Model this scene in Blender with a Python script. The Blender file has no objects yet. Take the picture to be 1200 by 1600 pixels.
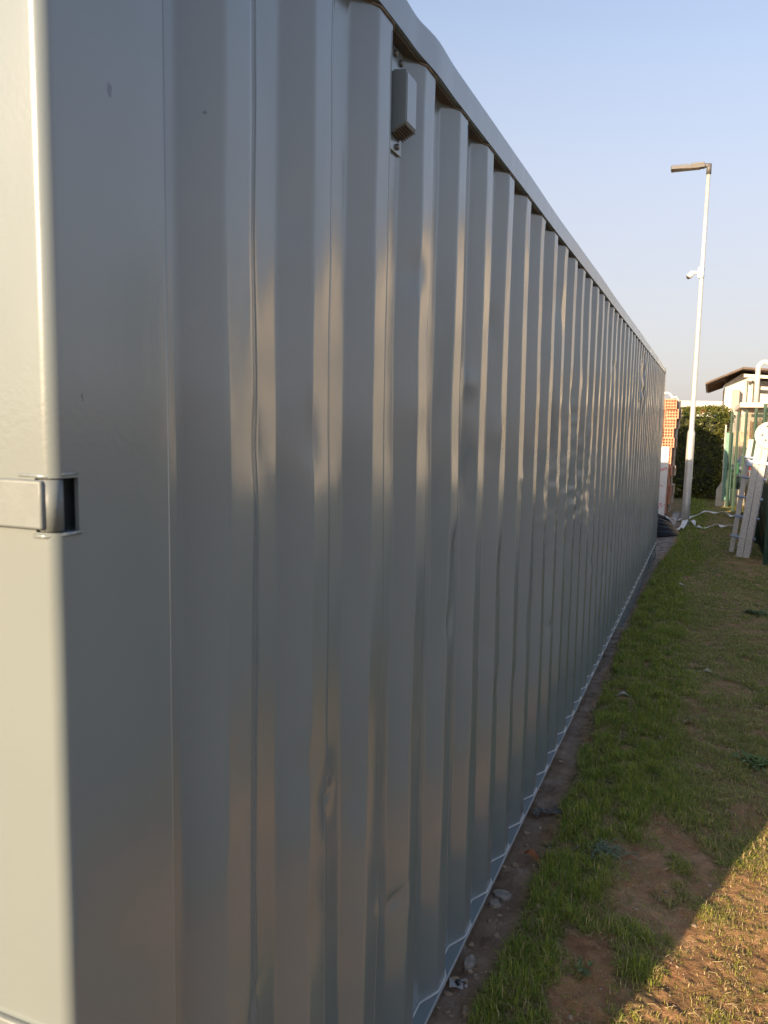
import bpy, bmesh, math, random
import numpy as np
from mathutils import Vector, Matrix

SC = bpy.context.scene
COL = SC.collection
rad = math.radians
RNG = np.random.default_rng(7)
random.seed(7)

# ------------------------------------------------------------------ camera
cam_d = bpy.data.cameras.new("camera")
cam = bpy.data.objects.new("camera", cam_d)
COL.objects.link(cam)
cam_d.sensor_fit = 'HORIZONTAL'
cam_d.sensor_width = 36.0
cam_d.lens = 1222.3271 / 1200.0 * 36.0
cam_d.clip_start = 0.05
cam_d.clip_end = 3000
cr = Vector((0.92362, 0.38293, 0.01719)); cu = Vector((-0.058, 0.09526, 0.99376)); cf = Vector((-0.3789, 0.91885, -0.1102))
M = Matrix((( cr.x, cu.x, -cf.x, 0.0), (cr.y, cu.y, -cf.y, 0.0), (cr.z, cu.z, -cf.z, 1.964), (0, 0, 0, 1)))
cam.matrix_world = M
cam_d.dof.use_dof = True
cam_d.dof.focus_distance = 3.6
cam_d.dof.aperture_fstop = 14.0
SC.camera = cam

# ------------------------------------------------------------------ sky and sun
SUN_EL = 18.3
TRAVEL = Vector((0.303, 0.953, 0)).normalized()
world = bpy.data.worlds.new("World"); SC.world = world
world.use_nodes = True
wn = world.node_tree.nodes; wl = world.node_tree.links
sky = wn.new('ShaderNodeTexSky')
sky.sky_type = 'NISHITA'
sky.sun_disc = False
sky.sun_elevation = rad(SUN_EL)
sky.sun_rotation = math.atan2(-TRAVEL.x, -TRAVEL.y)
sky.air_density = 1.0
sky.dust_density = 2.2
sky.ozone_density = 1.6
bg = wn['Background']
hs_ = wn.new('ShaderNodeHueSaturation'); hs_.inputs['Saturation'].default_value = 0.95
wl.new(sky.outputs[0], hs_.inputs['Color'])
# pale autumn haze thickening towards the horizon
wtc = wn.new('ShaderNodeTexCoord'); wsx = wn.new('ShaderNodeSeparateXYZ'); wl.new(wtc.outputs['Generated'], wsx.inputs[0])
wmr = wn.new('ShaderNodeMapRange'); wmr.interpolation_type = 'SMOOTHERSTEP'
wmr.inputs['From Min'].default_value = -0.02; wmr.inputs['From Max'].default_value = 0.78
wmr.inputs['To Min'].default_value = 0.80; wmr.inputs['To Max'].default_value = 0.0
wl.new(wsx.outputs['Z'], wmr.inputs['Value'])
wmx = wn.new('ShaderNodeMixRGB'); wmx.inputs['Color2'].default_value = (2.40, 2.10, 2.10, 1)
wl.new(wmr.outputs['Result'], wmx.inputs['Fac']); wl.new(hs_.outputs['Color'], wmx.inputs['Color1'])
wl.new(wmx.outputs['Color'], bg.inputs[0])
bg.inputs[1].default_value = 0.113
sun_d = bpy.data.lights.new("sun", 'SUN')
sun_d.energy = 5.0
sun_d.angle = rad(0.6)
sun_d.color = (1.0, 0.75, 0.46)
sun = bpy.data.objects.new("sun", sun_d); COL.objects.link(sun)
tv = Vector((TRAVEL.x * math.cos(rad(SUN_EL)), TRAVEL.y * math.cos(rad(SUN_EL)), -math.sin(rad(SUN_EL))))
sun.rotation_euler = tv.to_track_quat('-Z', 'Y').to_euler()
sun.location = (-3, -8, 12)
SC.view_settings.view_transform = 'Standard'
SC.view_settings.look = 'None'
SC.view_settings.exposure = 1.33
SC.view_settings.gamma = 1.0

# ------------------------------------------------------------------ helpers
def link(o, parent=None):
    COL.objects.link(o)
    if parent is not None:
        o.parent = parent
    return o

def tag(o, label=None, cat=None, group=None, kind=None):
    if label: o['label'] = label
    if cat: o['category'] = cat
    if group: o['group'] = group
    if kind: o['kind'] = kind
    return o

def thing(name, label, cat, loc=(0, 0, 0), rz=0.0, group=None):
    o = bpy.data.objects.new(name, None)
    o.empty_display_size = 0.1
    o.location = loc; o.rotation_euler = (0, 0, rz)
    link(o)
    return tag(o, label, cat, group)

def np_mesh(name, verts, faces, mat=None, smooth=False):
    """verts (n,3); faces: list of equal-length index arrays (quads/tris) or list of tuples"""
    me = bpy.data.meshes.new(name)
    me.from_pydata([tuple(v) for v in verts], [], [tuple(f) for f in faces])
    if mat: me.materials.append(mat)
    if smooth:
        me.polygons.foreach_set('use_smooth', np.ones(len(me.polygons), dtype=bool))
    me.update()
    return me

def fast_mesh(name, verts, loops, sizes, mat=None, smooth=False):
    me = bpy.data.meshes.new(name)
    verts = np.asarray(verts, dtype=np.float32); loops = np.asarray(loops, dtype=np.int32).ravel(); sizes = np.asarray(sizes, dtype=np.int32)
    me.vertices.add(len(verts)); me.vertices.foreach_set('co', verts.ravel())
    me.loops.add(len(loops)); me.loops.foreach_set('vertex_index', loops)
    me.polygons.add(len(sizes))
    st = np.concatenate([[0], np.cumsum(sizes)[:-1]]).astype(np.int32)
    me.polygons.foreach_set('loop_start', st)
    me.polygons.foreach_set('loop_total', sizes)
    me.polygons.foreach_set('use_smooth', np.full(len(sizes), bool(smooth), dtype=bool))
    if mat: me.materials.append(mat)
    me.update(calc_edges=True); me.validate()
    return me

def grid_faces(nu, nv, closed=False):
    i = np.arange(nu - 1)[:, None]; j = np.arange(nv - (0 if closed else 1))[None, :]
    a = i * nv + j; b = i * nv + (j + 1) % nv; c = (i + 1) * nv + (j + 1) % nv; d = (i + 1) * nv + j
    return np.stack([a, d, c, b], -1).reshape(-1, 4)

class MB:
    """collects primitives into one mesh"""
    def __init__(self): self.bm = bmesh.new()
    def box(self, c, s, rot=None, bev=0.0):
        r = bmesh.ops.create_cube(self.bm, size=1.0)
        vs = r['verts']
        m = Matrix.Translation(Vector(c)) @ (rot.to_4x4() if rot is not None else Matrix.Identity(4)) @ Matrix.Diagonal((s[0], s[1], s[2], 1))
        bmesh.ops.transform(self.bm, matrix=m, verts=vs)
        if bev > 0:
            es = list({e for v in vs for e in v.link_edges})
            bmesh.ops.bevel(self.bm, geom=es, offset=bev, segments=2, affect='EDGES', profile=0.5)
        return self
    def tube(self, pts, r, n=10, cap=True):
        pts = [Vector(p) for p in pts]
        rs = r if isinstance(r, (list, tuple)) else [r] * len(pts)
        rings = []
        prev = None
        for i, p in enumerate(pts):
            t = (pts[min(i + 1, len(pts) - 1)] - pts[max(i - 1, 0)]).normalized()
            if prev is None:
                up = Vector((0, 0, 1)) if abs(t.z) < 0.9 else Vector((1, 0, 0))
                x = t.cross(up).normalized()
            else:
                x = (prev - t * prev.dot(t)).normalized()
            prev = x
            y = t.cross(x)
            rings.append([self.bm.verts.new(p + (x * math.cos(2 * math.pi * k / n) + y * math.sin(2 * math.pi * k / n)) * rs[i]) for k in range(n)])
        for a, b in zip(rings[:-1], rings[1:]):
            for k in range(n):
                f = self.bm.faces.new((a[k], a[(k + 1) % n], b[(k + 1) % n], b[k])); f.smooth = True
        if cap:
            self.bm.faces.new(rings[0]); self.bm.faces.new(list(reversed(rings[-1])))
        return self
    def cyl(self, a, b, r, n=14): return self.tube([a, b], r, n)
    def prism(self, poly, axis, lo, hi, caps=True, smooth=False):
        """poly of 2D points in the two other axes (order x,y,z minus axis), extruded along axis"""
        def mk(p, h):
            if axis == 0: return (h, p[0], p[1])
            if axis == 1: return (p[0], h, p[1])
            return (p[0], p[1], h)
        A = [self.bm.verts.new(mk(p, lo)) for p in poly]; B = [self.bm.verts.new(mk(p, hi)) for p in poly]
        n = len(poly)
        for k in range(n):
            f = self.bm.faces.new((A[k], A[(k + 1) % n], B[(k + 1) % n], B[k])); f.smooth = smooth
        if caps:
            self.bm.faces.new(list(reversed(A))); self.bm.faces.new(B)
        return self
    def blob(self, c, s, seed=0, sub=2, amp=0.25):
        r = bmesh.ops.create_icosphere(self.bm, subdivisions=sub, radius=1.0)
        rr = random.Random(seed)
        dirs = [Vector((rr.gauss(0, 1), rr.gauss(0, 1), rr.gauss(0, 1))).normalized() for _ in range(7)]
        for v in r['verts']:
            k = 1.0
            for i, d in enumerate(dirs): k += amp * 0.5 * math.sin(3.1 * v.co.dot(d) + i)
            v.co = Vector((v.co.x * k * s[0], v.co.y * k * s[1], v.co.z * k * s[2])) + Vector(c)
        return self
    def build(self, name, mat, parent=None, smooth_angle=None, normals=True):
        if normals: bmesh.ops.recalc_face_normals(self.bm, faces=self.bm.faces)
        me = bpy.data.meshes.new(name); self.bm.to_mesh(me); self.bm.free()
        me.materials.append(mat)
        o = bpy.data.objects.new(name, me)
        return link(o, parent)

# -- value noise in numpy
class VN:
    def __init__(self, seed): self.t = np.random.default_rng(seed).random((256, 256))
    def __call__(self, x, y):
        x = np.asarray(x, float); y = np.asarray(y, float)
        xi = np.floor(x).astype(int); yi = np.floor(y).astype(int); fx = x - xi; fy = y - yi
        fx = fx * fx * (3 - 2 * fx); fy = fy * fy * (3 - 2 * fy)
        g = lambda a, b: self.t[a & 255, b & 255]
        return (g(xi, yi) * (1 - fx) + g(xi + 1, yi) * fx) * (1 - fy) + (g(xi, yi + 1) * (1 - fx) + g(xi + 1, yi + 1) * fx) * fy
N1, N2, N3 = VN(1), VN(2), VN(3)
def fbm(n, x, y, o=4):
    s = 0; a = 0.5
    for k in range(o):
        s = s + a * n(x * 2 ** k + 13.7 * k, y * 2 ** k + 5.1 * k); a *= 0.5
    return s / (1 - 0.5 ** o)

# ------------------------------------------------------------------ materials
def new_mat(name):
    m = bpy.data.materials.new(name); m.use_nodes = True
    return m, m.node_tree.nodes, m.node_tree.links, m.node_tree.nodes['Principled BSDF']

def mat(name, col, rough=0.6, metal=0.0, var=0.12, scale=6.0, bump=0.0, bscale=60.0, spec=0.5, trans=0.0):
    m, n, l, p = new_mat(name)
    tc = n.new('ShaderNodeTexCoord')
    nz = n.new('ShaderNodeTexNoise'); nz.inputs['Scale'].default_value = scale; nz.inputs['Detail'].default_value = 6
    l.new(tc.outputs['Object'], nz.inputs['Vector'])
    rp = n.new('ShaderNodeValToRGB')
    rp.color_ramp.elements[0].position = 0.3; rp.color_ramp.elements[1].position = 0.7
    rp.color_ramp.elements[0].color = (*[c * (1 - var) for c in col], 1)
    rp.color_ramp.elements[1].color = (*[min(1, c * (1 + var)) for c in col], 1)
    l.new(nz.outputs['Fac'], rp.inputs['Fac']); l.new(rp.outputs['Color'], p.inputs['Base Color'])
    p.inputs['Roughness'].default_value = rough; p.inputs['Metallic'].default_value = metal
    p.inputs['Specular IOR Level'].default_value = spec
    if trans: p.inputs['Transmission Weight'].default_value = trans
    if bump > 0:
        b = n.new('ShaderNodeTexNoise'); b.inputs['Scale'].default_value = bscale; b.inputs['Detail'].default_value = 4
        l.new(tc.outputs['Object'], b.inputs['Vector'])
        bp = n.new('ShaderNodeBump'); bp.inputs['Strength'].default_value = bump; bp.inputs['Distance'].default_value = 0.01
        l.new(b.outputs['Fac'], bp.inputs['Height']); l.new(bp.outputs['Normal'], p.inputs['Normal'])
    return m

def paint_mat():
    m, n, l, p = new_mat("grey_gloss_paint")
    tc = n.new('ShaderNodeTexCoord')
    # broad tone variation and faint dirt
    a = n.new('ShaderNodeTexNoise'); a.inputs['Scale'].default_value = 1.3; a.inputs['Detail'].default_value = 5
    l.new(tc.outputs['Object'], a.inputs['Vector'])
    rp = n.new('ShaderNodeValToRGB')
    rp.color_ramp.elements[0].position = 0.3; rp.color_ramp.elements[0].color = (0.146, 0.173, 0.184, 1)
    rp.color_ramp.elements[1].position = 0.75; rp.color_ramp.elements[1].color = (0.169, 0.196, 0.204, 1)
    l.new(a.outputs['Fac'], rp.inputs['Fac'])
    # two small scuffs on the near post plate and first panel
    col = rp.outputs['Color']
    wob = n.new('ShaderNodeTexNoise'); wob.inputs['Scale'].default_value = 90; wob.inputs['Detail'].default_value = 4
    l.new(tc.outputs['Object'], wob.inputs['Vector'])
    ws = n.new('ShaderNodeVectorMath'); ws.operation = 'SCALE'; ws.inputs['Scale'].default_value = 0.012
    l.new(wob.outputs['Color'], ws.inputs[0])
    wa = n.new('ShaderNodeVectorMath'); wa.operation = 'ADD'
    l.new(tc.outputs['Object'], wa.inputs[0]); l.new(ws.outputs[0], wa.inputs[1])
    for (y, z, sy, sz) in ((0.755, 2.344, 0.0035, 0.008), (0.962, 2.395, 0.002, 0.003), (0.7, 1.99, 0.001, 0.006)):
        sb = n.new('ShaderNodeVectorMath'); sb.operation = 'SUBTRACT'; sb.inputs[1].default_value = (-0.664 + 0.006, y + 0.006, z + 0.006)
        l.new(wa.outputs[0], sb.inputs[0])
        dv = n.new('ShaderNodeVectorMath'); dv.operation = 'MULTIPLY'; dv.inputs[1].default_value = (1, 1 / sy, 1 / sz)
        l.new(sb.outputs[0], dv.inputs[0])
        ln = n.new('ShaderNodeVectorMath'); ln.operation = 'LENGTH'; l.new(dv.outputs[0], ln.inputs[0])
        mr = n.new('ShaderNodeMapRange'); mr.inputs['From Min'].default_value = 0.6; mr.inputs['From Max'].default_value = 1.1
        mr.inputs['To Min'].default_value = 0.85; mr.inputs['To Max'].default_value = 0.0
        l.new(ln.outputs['Value'], mr.inputs['Value'])
        mx = n.new('ShaderNodeMixRGB'); mx.inputs['Color2'].default_value = (0.03, 0.03, 0.035, 1)
        l.new(mr.outputs['Result'], mx.inputs['Fac']); l.new(col, mx.inputs['Color1']); col = mx.outputs['Color']
    l.new(col, p.inputs['Base Color'])
    # roughness
    r = n.new('ShaderNodeTexNoise'); r.inputs['Scale'].default_value = 3.0; r.inputs['Detail'].default_value = 6
    l.new(tc.outputs['Object'], r.inputs['Vector'])
    mr = n.new('ShaderNodeMapRange'); mr.inputs['From Min'].default_value = 0.3; mr.inputs['From Max'].default_value = 0.7
    mr.inputs['To Min'].default_value = 0.15; mr.inputs['To Max'].default_value = 0.22
    l.new(r.outputs['Fac'], mr.inputs['Value']); l.new(mr.outputs['Result'], p.inputs['Roughness'])
    p.inputs['Specular IOR Level'].default_value = 0.5; p.inputs['IOR'].default_value = 2.0
    # orange peel + slow waviness, stretched along the ribs
    mp = n.new('ShaderNodeMapping'); mp.inputs['Scale'].default_value = (1, 1, 0.35)
    l.new(tc.outputs['Object'], mp.inputs['Vector'])
    b1 = n.new('ShaderNodeTexNoise'); b1.inputs['Scale'].default_value = 9; b1.inputs['Detail'].default_value = 2
    l.new(mp.outputs[0], b1.inputs['Vector'])
    b2 = n.new('ShaderNodeTexNoise'); b2.inputs['Scale'].default_value = 140; b2.inputs['Detail'].default_value = 3
    l.new(tc.outputs['Object'], b2.inputs['Vector'])
    # patches with paint grit
    pt = n.new('ShaderNodeTexNoise'); pt.inputs['Scale'].default_value = 2.2; pt.inputs['Detail'].default_value = 3
    l.new(tc.outputs['Object'], pt.inputs['Vector'])
    pr = n.new('ShaderNodeMapRange'); pr.inputs['From Min'].default_value = 0.55; pr.inputs['From Max'].default_value = 0.72
    pr.inputs['To Min'].default_value = 0.04; pr.inputs['To Max'].default_value = 0.17
    l.new(pt.outputs['Fac'], pr.inputs['Value'])
    bp1 = n.new('ShaderNodeBump'); bp1.inputs['Strength'].default_value = 0.10; bp1.inputs['Distance'].default_value = 0.02
    l.new(b1.outputs['Fac'], bp1.inputs['Height'])
    bp2 = n.new('ShaderNodeBump'); bp2.inputs['Distance'].default_value = 0.003
    l.new(pr.outputs['Result'], bp2.inputs['Strength'])
    l.new(b2.outputs['Fac'], bp2.inputs['Height']); l.new(bp1.outputs['Normal'], bp2.inputs['Normal'])
    l.new(bp2.outputs['Normal'], p.inputs['Normal'])
    return m

PAINT = paint_mat()
DARK = mat("dark_rubber", (0.02, 0.02, 0.022), 0.5)
BROWN_UNDER = mat("brown_primer", (0.075, 0.055, 0.035), 0.7, var=0.3, scale=20)
CAULK = mat("old_sealant", (0.17, 0.13, 0.095), 0.7, var=0.35, scale=60)
BEAD = mat("white_paint_bead", (0.36, 0.38, 0.40), 0.35, var=0.1, scale=30)
BOLT = mat("zinc_bolt", (0.16, 0.15, 0.14), 0.4, 0.6)
GALV = mat("galvanised_steel", (0.62, 0.63, 0.62), 0.42, 0.55, var=0.10, scale=9, bump=0.05, bscale=25)
WHITE = mat("white_plastic", (0.78, 0.78, 0.75), 0.4, var=0.04)
GREEN = mat("green_coated_steel", (0.006, 0.036, 0.021), 0.5, var=0.2, scale=10)
CONC = mat("pale_concrete", (0.42, 0.38, 0.32), 0.9, var=0.25, scale=8, bump=0.4, bscale=30)
STUCCO = mat("white_stucco", (0.55, 0.53, 0.50), 0.9, var=0.05, scale=3)
ROOFB = mat("brown_roof", (0.11, 0.078, 0.065), 0.8, var=0.2, scale=4)
CREAM = mat("cream_fascia", (0.50, 0.47, 0.40), 0.7, var=0.05)
PINKW = mat("pinkish_render", (0.50, 0.39, 0.32), 0.9, var=0.1, scale=2)
GREYW = mat("grey_render", (0.33, 0.30, 0.28), 0.9, var=0.1)
REED = mat("reed", (0.55, 0.43, 0.30), 0.9, var=0.35, scale=18)
DRYBROWN = mat("dry_brown_reed", (0.17, 0.10, 0.055), 0.95, var=0.4, scale=14)

# ------------------------------------------------------------------ ground
def g_lin(Y): return 0.19 * np.clip((11.0 - np.asarray(Y, float)) / 8.5, 0, 1)
def ground_z(X, Y):
    X = np.asarray(X, float); Y = np.asarray(Y, float)
    z = g_lin(Y)
    near = np.clip((8 - Y) / 4, 0, 1) * np.clip((Y - 0.2) / 1, 0, 1)
    lump = (fbm(N1, X * 4.0 + 40, Y * 4.0, 4) - 0.5) * 0.05 + (fbm(N2, X * 25, Y * 25 + 30, 4) - 0.5) * 0.022
    off = np.clip((X + 0.72) / 0.12, 0.12, 1)
    z = z + lump * (0.35 + 0.65 * near) * off
    z = np.where(X > 1.0, z * (1 - np.clip((X - 1.0) / 0.25, 0, 1)) - 0.03 * np.clip((X - 1.0) / 0.25, 0, 1), z)
    z = z + 0.03 * np.exp(-((X + 0.35) / 0.25) ** 2)            # gentle crown in the turf
    return z
def edge_x(Y):
    return np.interp(Y, [1.5, 2.2, 2.5, 3.2, 4.1, 5.2, 6.8, 9.3, 12.2, 14], [-0.56, -0.555, -0.53, -0.545, -0.55, -0.59, -0.63, -0.62, -0.58, -0.45])
def bare(X, Y):
    """0..1, how bare the soil is"""
    b = np.zeros_like(X)
    def ell(cx, cy, rx, ry, k=1.0):
        d = np.sqrt(((X - cx) / rx) ** 2 + ((Y - cy) / ry) ** 2) + (fbm(N3, X * 7, Y * 4, 4) - 0.5) * 2.0
        return k * np.clip((1.25 - d) / 0.5, 0, 1)
    for e in ((-0.10, 2.95, 0.20, 0.50, .9), (-0.27, 2.42, 0.11, 0.35, .95), (-0.02, 3.45, 0.16, 0.3, .8), (0.2, 6.1, 0.16, 0.35, .6), (0.15, 4.9, 0.14, 0.2, .45), (0.0, 5.4, 0.12, 0.3, .45),
              (0.45, 8.5, 0.25, 1.0, .5), (0.1, 7.6, 0.16, 0.5, .4), (-0.05, 10.5, 0.2, 0.9, .35), (0.6, 12.5, 0.25, 1.2, .6), (0.30, 2.6, 0.45, 0.9, .6)):
        b = np.maximum(b, ell(*e))
    b = b * np.clip((fbm(N1, X * 9 + 31, Y * 7, 4) - 0.24) * 5.0, 0.15, 1)
    b = np.maximum(b, 0.62 * np.clip((fbm(N2, X * 13 + 4, Y * 9, 3) - 0.60) * 7, 0, 1))
    b = np.maximum(b, 0.38 * np.clip((X + 0.12) / 0.2, 0, 1) * np.clip((fbm(N2, X * 3.5 + 9, Y * 2, 3) - 0.42) * 4, 0, 1))
    return b

xs = np.unique(np.concatenate([np.linspace(-900, -20, 16), np.linspace(-20, -0.8, 16), np.linspace(-0.8, 0.7, 190), np.linspace(0.7, 3, 24), np.linspace(3, 30, 16), np.linspace(30, 900, 14)]))
ys = np.unique(np.concatenate([np.linspace(-200, -4, 12), np.linspace(-4, 1.6, 20), np.linspace(1.6, 5.2, 420), np.linspace(5.2, 12, 260), np.linspace(12, 30, 80), np.linspace(30, 1800, 28)]))
GX, GY = np.meshgrid(xs, ys, indexing='ij')
GZ = ground_z(GX, GY)
GV = np.stack([GX, GY, GZ], -1).reshape(-1, 3)
gf = grid_faces(len(xs), len(ys))[:, ::-1]
def soil_mat():
    m, n, l, p = new_mat("soil_and_thatch")
    tc = n.new('ShaderNodeTexCoord')
    a = n.new('ShaderNodeTexNoise'); a.inputs['Scale'].default_value = 3.5; a.inputs['Detail'].default_value = 10; a.inputs['Roughness'].default_value = 0.7
    l.new(tc.outputs['Object'], a.inputs['Vector'])
    rp = n.new('ShaderNodeValToRGB')
    cr_ = rp.color_ramp
    cr_.elements[0].position = 0.32; cr_.elements[0].color = (0.22, 0.115, 0.06, 1)
    cr_.elements[1].position = 0.72; cr_.elements[1].color = (0.64, 0.41, 0.235, 1)
    e = cr_.elements.new(0.5); e.color = (0.45, 0.245, 0.13, 1)
    l.new(a.outputs['Fac'], rp.inputs['Fac'])
    at = n.new('ShaderNodeAttribute'); at.attribute_name = 'cover'
    # thatch under the blades
    b = n.new('ShaderNodeTexNoise'); b.inputs['Scale'].default_value = 40; b.inputs['Detail'].default_value = 6
    l.new(tc.outputs['Object'], b.inputs['Vector'])
    rg = n.new('ShaderNodeValToRGB')
    rg.color_ramp.elements[0].position = 0.35; rg.color_ramp.elements[0].color = (0.08, 0.08, 0.028, 1)
    rg.color_ramp.elements[1].position = 0.7; rg.color_ramp.elements[1].color = (0.46, 0.34, 0.18, 1)
    l.new(b.outputs['Fac'], rg.inputs['Fac'])
    mx = n.new('ShaderNodeMixRGB'); l.new(rp.outputs['Color'], mx.inputs['Color1']); l.new(rg.outputs['Color'], mx.inputs['Color2'])
    sp = n.new('ShaderNodeSeparateColor'); l.new(at.outputs['Color'], sp.inputs['Color'])
    l.new(sp.outputs['Red'], mx.inputs['Fac'])
    # strip of dusty concrete and rubble along the container
    cn = n.new('ShaderNodeTexNoise'); cn.inputs['Scale'].default_value = 9; cn.inputs['Detail'].default_value = 8
    l.new(tc.outputs['Object'], cn.inputs['Vector'])
    rc = n.new('ShaderNodeValToRGB')
    rc.color_ramp.elements[0].position = 0.35; rc.color_ramp.elements[0].color = (0.15, 0.122, 0.10, 1)
    rc.color_ramp.elements[1].position = 0.7; rc.color_ramp.elements[1].color = (0.46, 0.40, 0.34, 1)
    l.new(cn.outputs['Fac'], rc.inputs['Fac'])
    mx2 = n.new('ShaderNodeMixRGB'); l.new(mx.outputs['Color'], mx2.inputs['Color1']); l.new(rc.outputs['Color'], mx2.inputs['Color2'])
    l.new(sp.outputs['Green'], mx2.inputs['Fac'])
    l.new(mx2.outputs['Color'], p.inputs['Base Color'])
    p.inputs['Roughness'].default_value = 0.95; p.inputs['Specular IOR Level'].default_value = 0.15
    bb = n.new('ShaderNodeTexNoise'); bb.inputs['Scale'].default_value = 45; bb.inputs['Detail'].default_value = 9; bb.inputs['Roughness'].default_value = 0.75
    l.new(tc.outputs['Object'], bb.inputs['Vector'])
    bp = n.new('ShaderNodeBump'); bp.inputs['Strength'].default_value = 1.0; bp.inputs['Distance'].default_value = 0.03
    l.new(bb.outputs['Fac'], bp.inputs['Height']); l.new(bp.outputs['Normal'], p.inputs['Normal'])
    return m
SOIL = soil_mat()
gm = fast_mesh("ground", GV, gf, np.full(len(gf), 4), SOIL, True)
ex = edge_x(GY)
strip = np.clip((ex + 0.0 - GX) / 0.05 + (fbm(N1, GX * 9, GY * 4, 3) - 0.5) * 1.2, 0, 1) * (GY < 20) * (GX > -6)
cover = np.clip(1 - bare(GX, GY) * 1.25, 0, 1) * (1 - strip)
cover = np.where((GX > 2.5) | (GX < -6), 0.6, cover)
pale = strip * np.clip(0.60 + (GY - 3.5) / 10, 0.55, 0.95)
ca = gm.color_attributes.new("cover", 'FLOAT_COLOR', 'POINT')
cc = np.ones((len(GV), 4), dtype=np.float32); cc[:, 0] = cover.ravel(); cc[:, 1] = pale.ravel(); cc[:, 2] = 0
ca.data.foreach_set('color', cc.ravel())
ground = link(bpy.data.objects.new("ground", gm)); tag(ground, kind='structure')

# paved yard beyond the fence
YARD = mat("grey_asphalt_yard", (0.125, 0.138, 0.138), 0.95, var=0.2, scale=3, bump=0.4, bscale=25)
y_ = MB(); 
y_.box((31.3, 30, 0.02), (60, 130, 0.06))
yo = y_.build("yard", YARD); tag(yo, kind='structure')

# ------------------------------------------------------------------ grass
def leafcol_mat(name, rough=0.55, transl=0.35):
    m, n, l, p = new_mat(name)
    at = n.new('ShaderNodeAttribute'); at.attribute_name = 'col'
    l.new(at.outputs['Color'], p.inputs['Base Color'])
    p.inputs['Roughness'].default_value = rough; p.inputs['Specular IOR Level'].default_value = 0.3
    tr = n.new('ShaderNodeBsdfTranslucent'); l.new(at.outputs['Color'], tr.inputs['Color'])
    mx = n.new('ShaderNodeMixShader'); mx.inputs['Fac'].default_value = transl
    l.new(p.outputs['BSDF'], mx.inputs[1]); l.new(tr.outputs['BSDF'], mx.inputs[2])
    l.new(mx.outputs['Shader'], n['Material Output'].inputs['Surface'])
    return m
GRASS = leafcol_mat("grass_blade")

def grass(name, regions):
    V = []; Cc = []
    for (x0, x1, y0, y1, dens, wid, hs) in regions:
        n = int((x1 - x0) * (y1 - y0) * dens)
        X = RNG.uniform(x0, x1, n); Y = RNG.uniform(y0, y1, n)
        clump = fbm(N3, X * 11 + 3, Y * 11, 3); b = bare(X, Y)
        e = edge_x(Y) + (fbm(N1, X * 0 + 2.5, Y * 5, 3) - 0.5) * 0.10
        inside = np.clip((X - e) / 0.05, 0, 1)
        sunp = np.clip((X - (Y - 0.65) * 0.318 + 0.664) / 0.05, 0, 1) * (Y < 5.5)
        prob = 1.25 * (1 - 0.30 * sunp) * inside * np.clip(1 - b * 1.0, 0.24, 1) * np.clip(0.25 + (clump - 0.3) * 2.6, 0.05, 1)
        k = RNG.random(n) < prob
        X, Y, b, clump, e = X[k], Y[k], b[k], clump[k], e[k]
        n = len(X)
        lush = np.clip(1 - b * 1.3, 0, 1) * np.clip(1.1 - np.clip((X - e - 0.40) / 0.5, 0, 0.5), 0, 1)
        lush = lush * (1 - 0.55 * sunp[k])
        h = hs * RNG.uniform(0.45, 1.25, n) * (0.35 + 0.65 * lush) * (0.6 + clump * 0.8)
        ang = RNG.uniform(0, 2 * math.pi, n); lean = RNG.uniform(0.15, 1.15, n) + 0.5 * (1 - lush)
        dx, dy = np.cos(ang), np.sin(ang)
        w = wid * RNG.uniform(0.6, 1.3, n)
        sx, sy = -dy * w * 0.5, dx * w * 0.5
        z = ground_z(X, Y) - 0.004
        o1 = h * 0.42 * lean * 0.6; z1 = h * 0.55 * np.clip(1.1 - lean * 0.3, 0.3, 1)
        o2 = h * lean * 0.95; z2 = h * np.clip(1.05 - lean * 0.62, 0.12, 1)
        P = np.zeros((n, 5, 3))
        P[:, 0] = np.stack([X - sx, Y - sy, z], -1); P[:, 1] = np.stack([X + sx, Y + sy, z], -1)
        P[:, 2] = np.stack([X + dx * o1 + sx * .8, Y + dy * o1 + sy * .8, z + z1], -1); P[:, 3] = np.stack([X + dx * o1 - sx * .8, Y + dy * o1 - sy * .8, z + z1], -1)
        P[:, 4] = np.stack([X + dx * o2, Y + dy * o2, z + z2], -1)
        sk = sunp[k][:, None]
        dry = RNG.random(n) < (0.10 + 0.45 * (1 - lush))
        hue = RNG.random(n)[:, None]
        g = np.array([0.095, 0.180, 0.026]) * (1 - hue) + np.array([0.36, 0.39, 0.065]) * hue
        g = g * (0.75 + 0.5 * clump[:, None])
        yel = np.array([0.38, 0.37, 0.10])
        g = g * (0.45 + 0.55 * lush[:, None]) + yel * (0.55 * (1 - lush[:, None]))
        g = g * (1 - sk) + (0.5 * g + 0.5 * np.array([0.34, 0.31, 0.06])) * sk  # golden tint inside the sunlit patch: sunlight put into the blade colour
        g = np.where(dry[:, None], np.array([0.58, 0.44, 0.24]) * RNG.uniform(0.5, 1.1, (n, 1)), g)
        V.append(P.reshape(-1, 3)); Cc.append(np.repeat(g, 5, axis=0))
    V = np.concatenate(V); Cc = np.concatenate(Cc)
    n = len(V) // 5
    base = (np.arange(n) * 5)[:, None]
    loops = np.concatenate([base + np.array([[0, 1, 2, 3]]), base + np.array([[3, 2, 4]])], 1).ravel()
    me = fast_mesh(name, V, loops, np.tile([4, 3], n), GRASS, True)
    ca = me.color_attributes.new("col", 'FLOAT_COLOR', 'POINT')
    c4 = np.ones((len(V), 4), dtype=np.float32); c4[:, :3] = Cc
    ca.data.foreach_set('color', c4.ravel())
    o = link(bpy.data.objects.new(name, me))
    return tag(o, "uneven green grass with bare brown patches along the container", "grass", kind='stuff')
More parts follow.
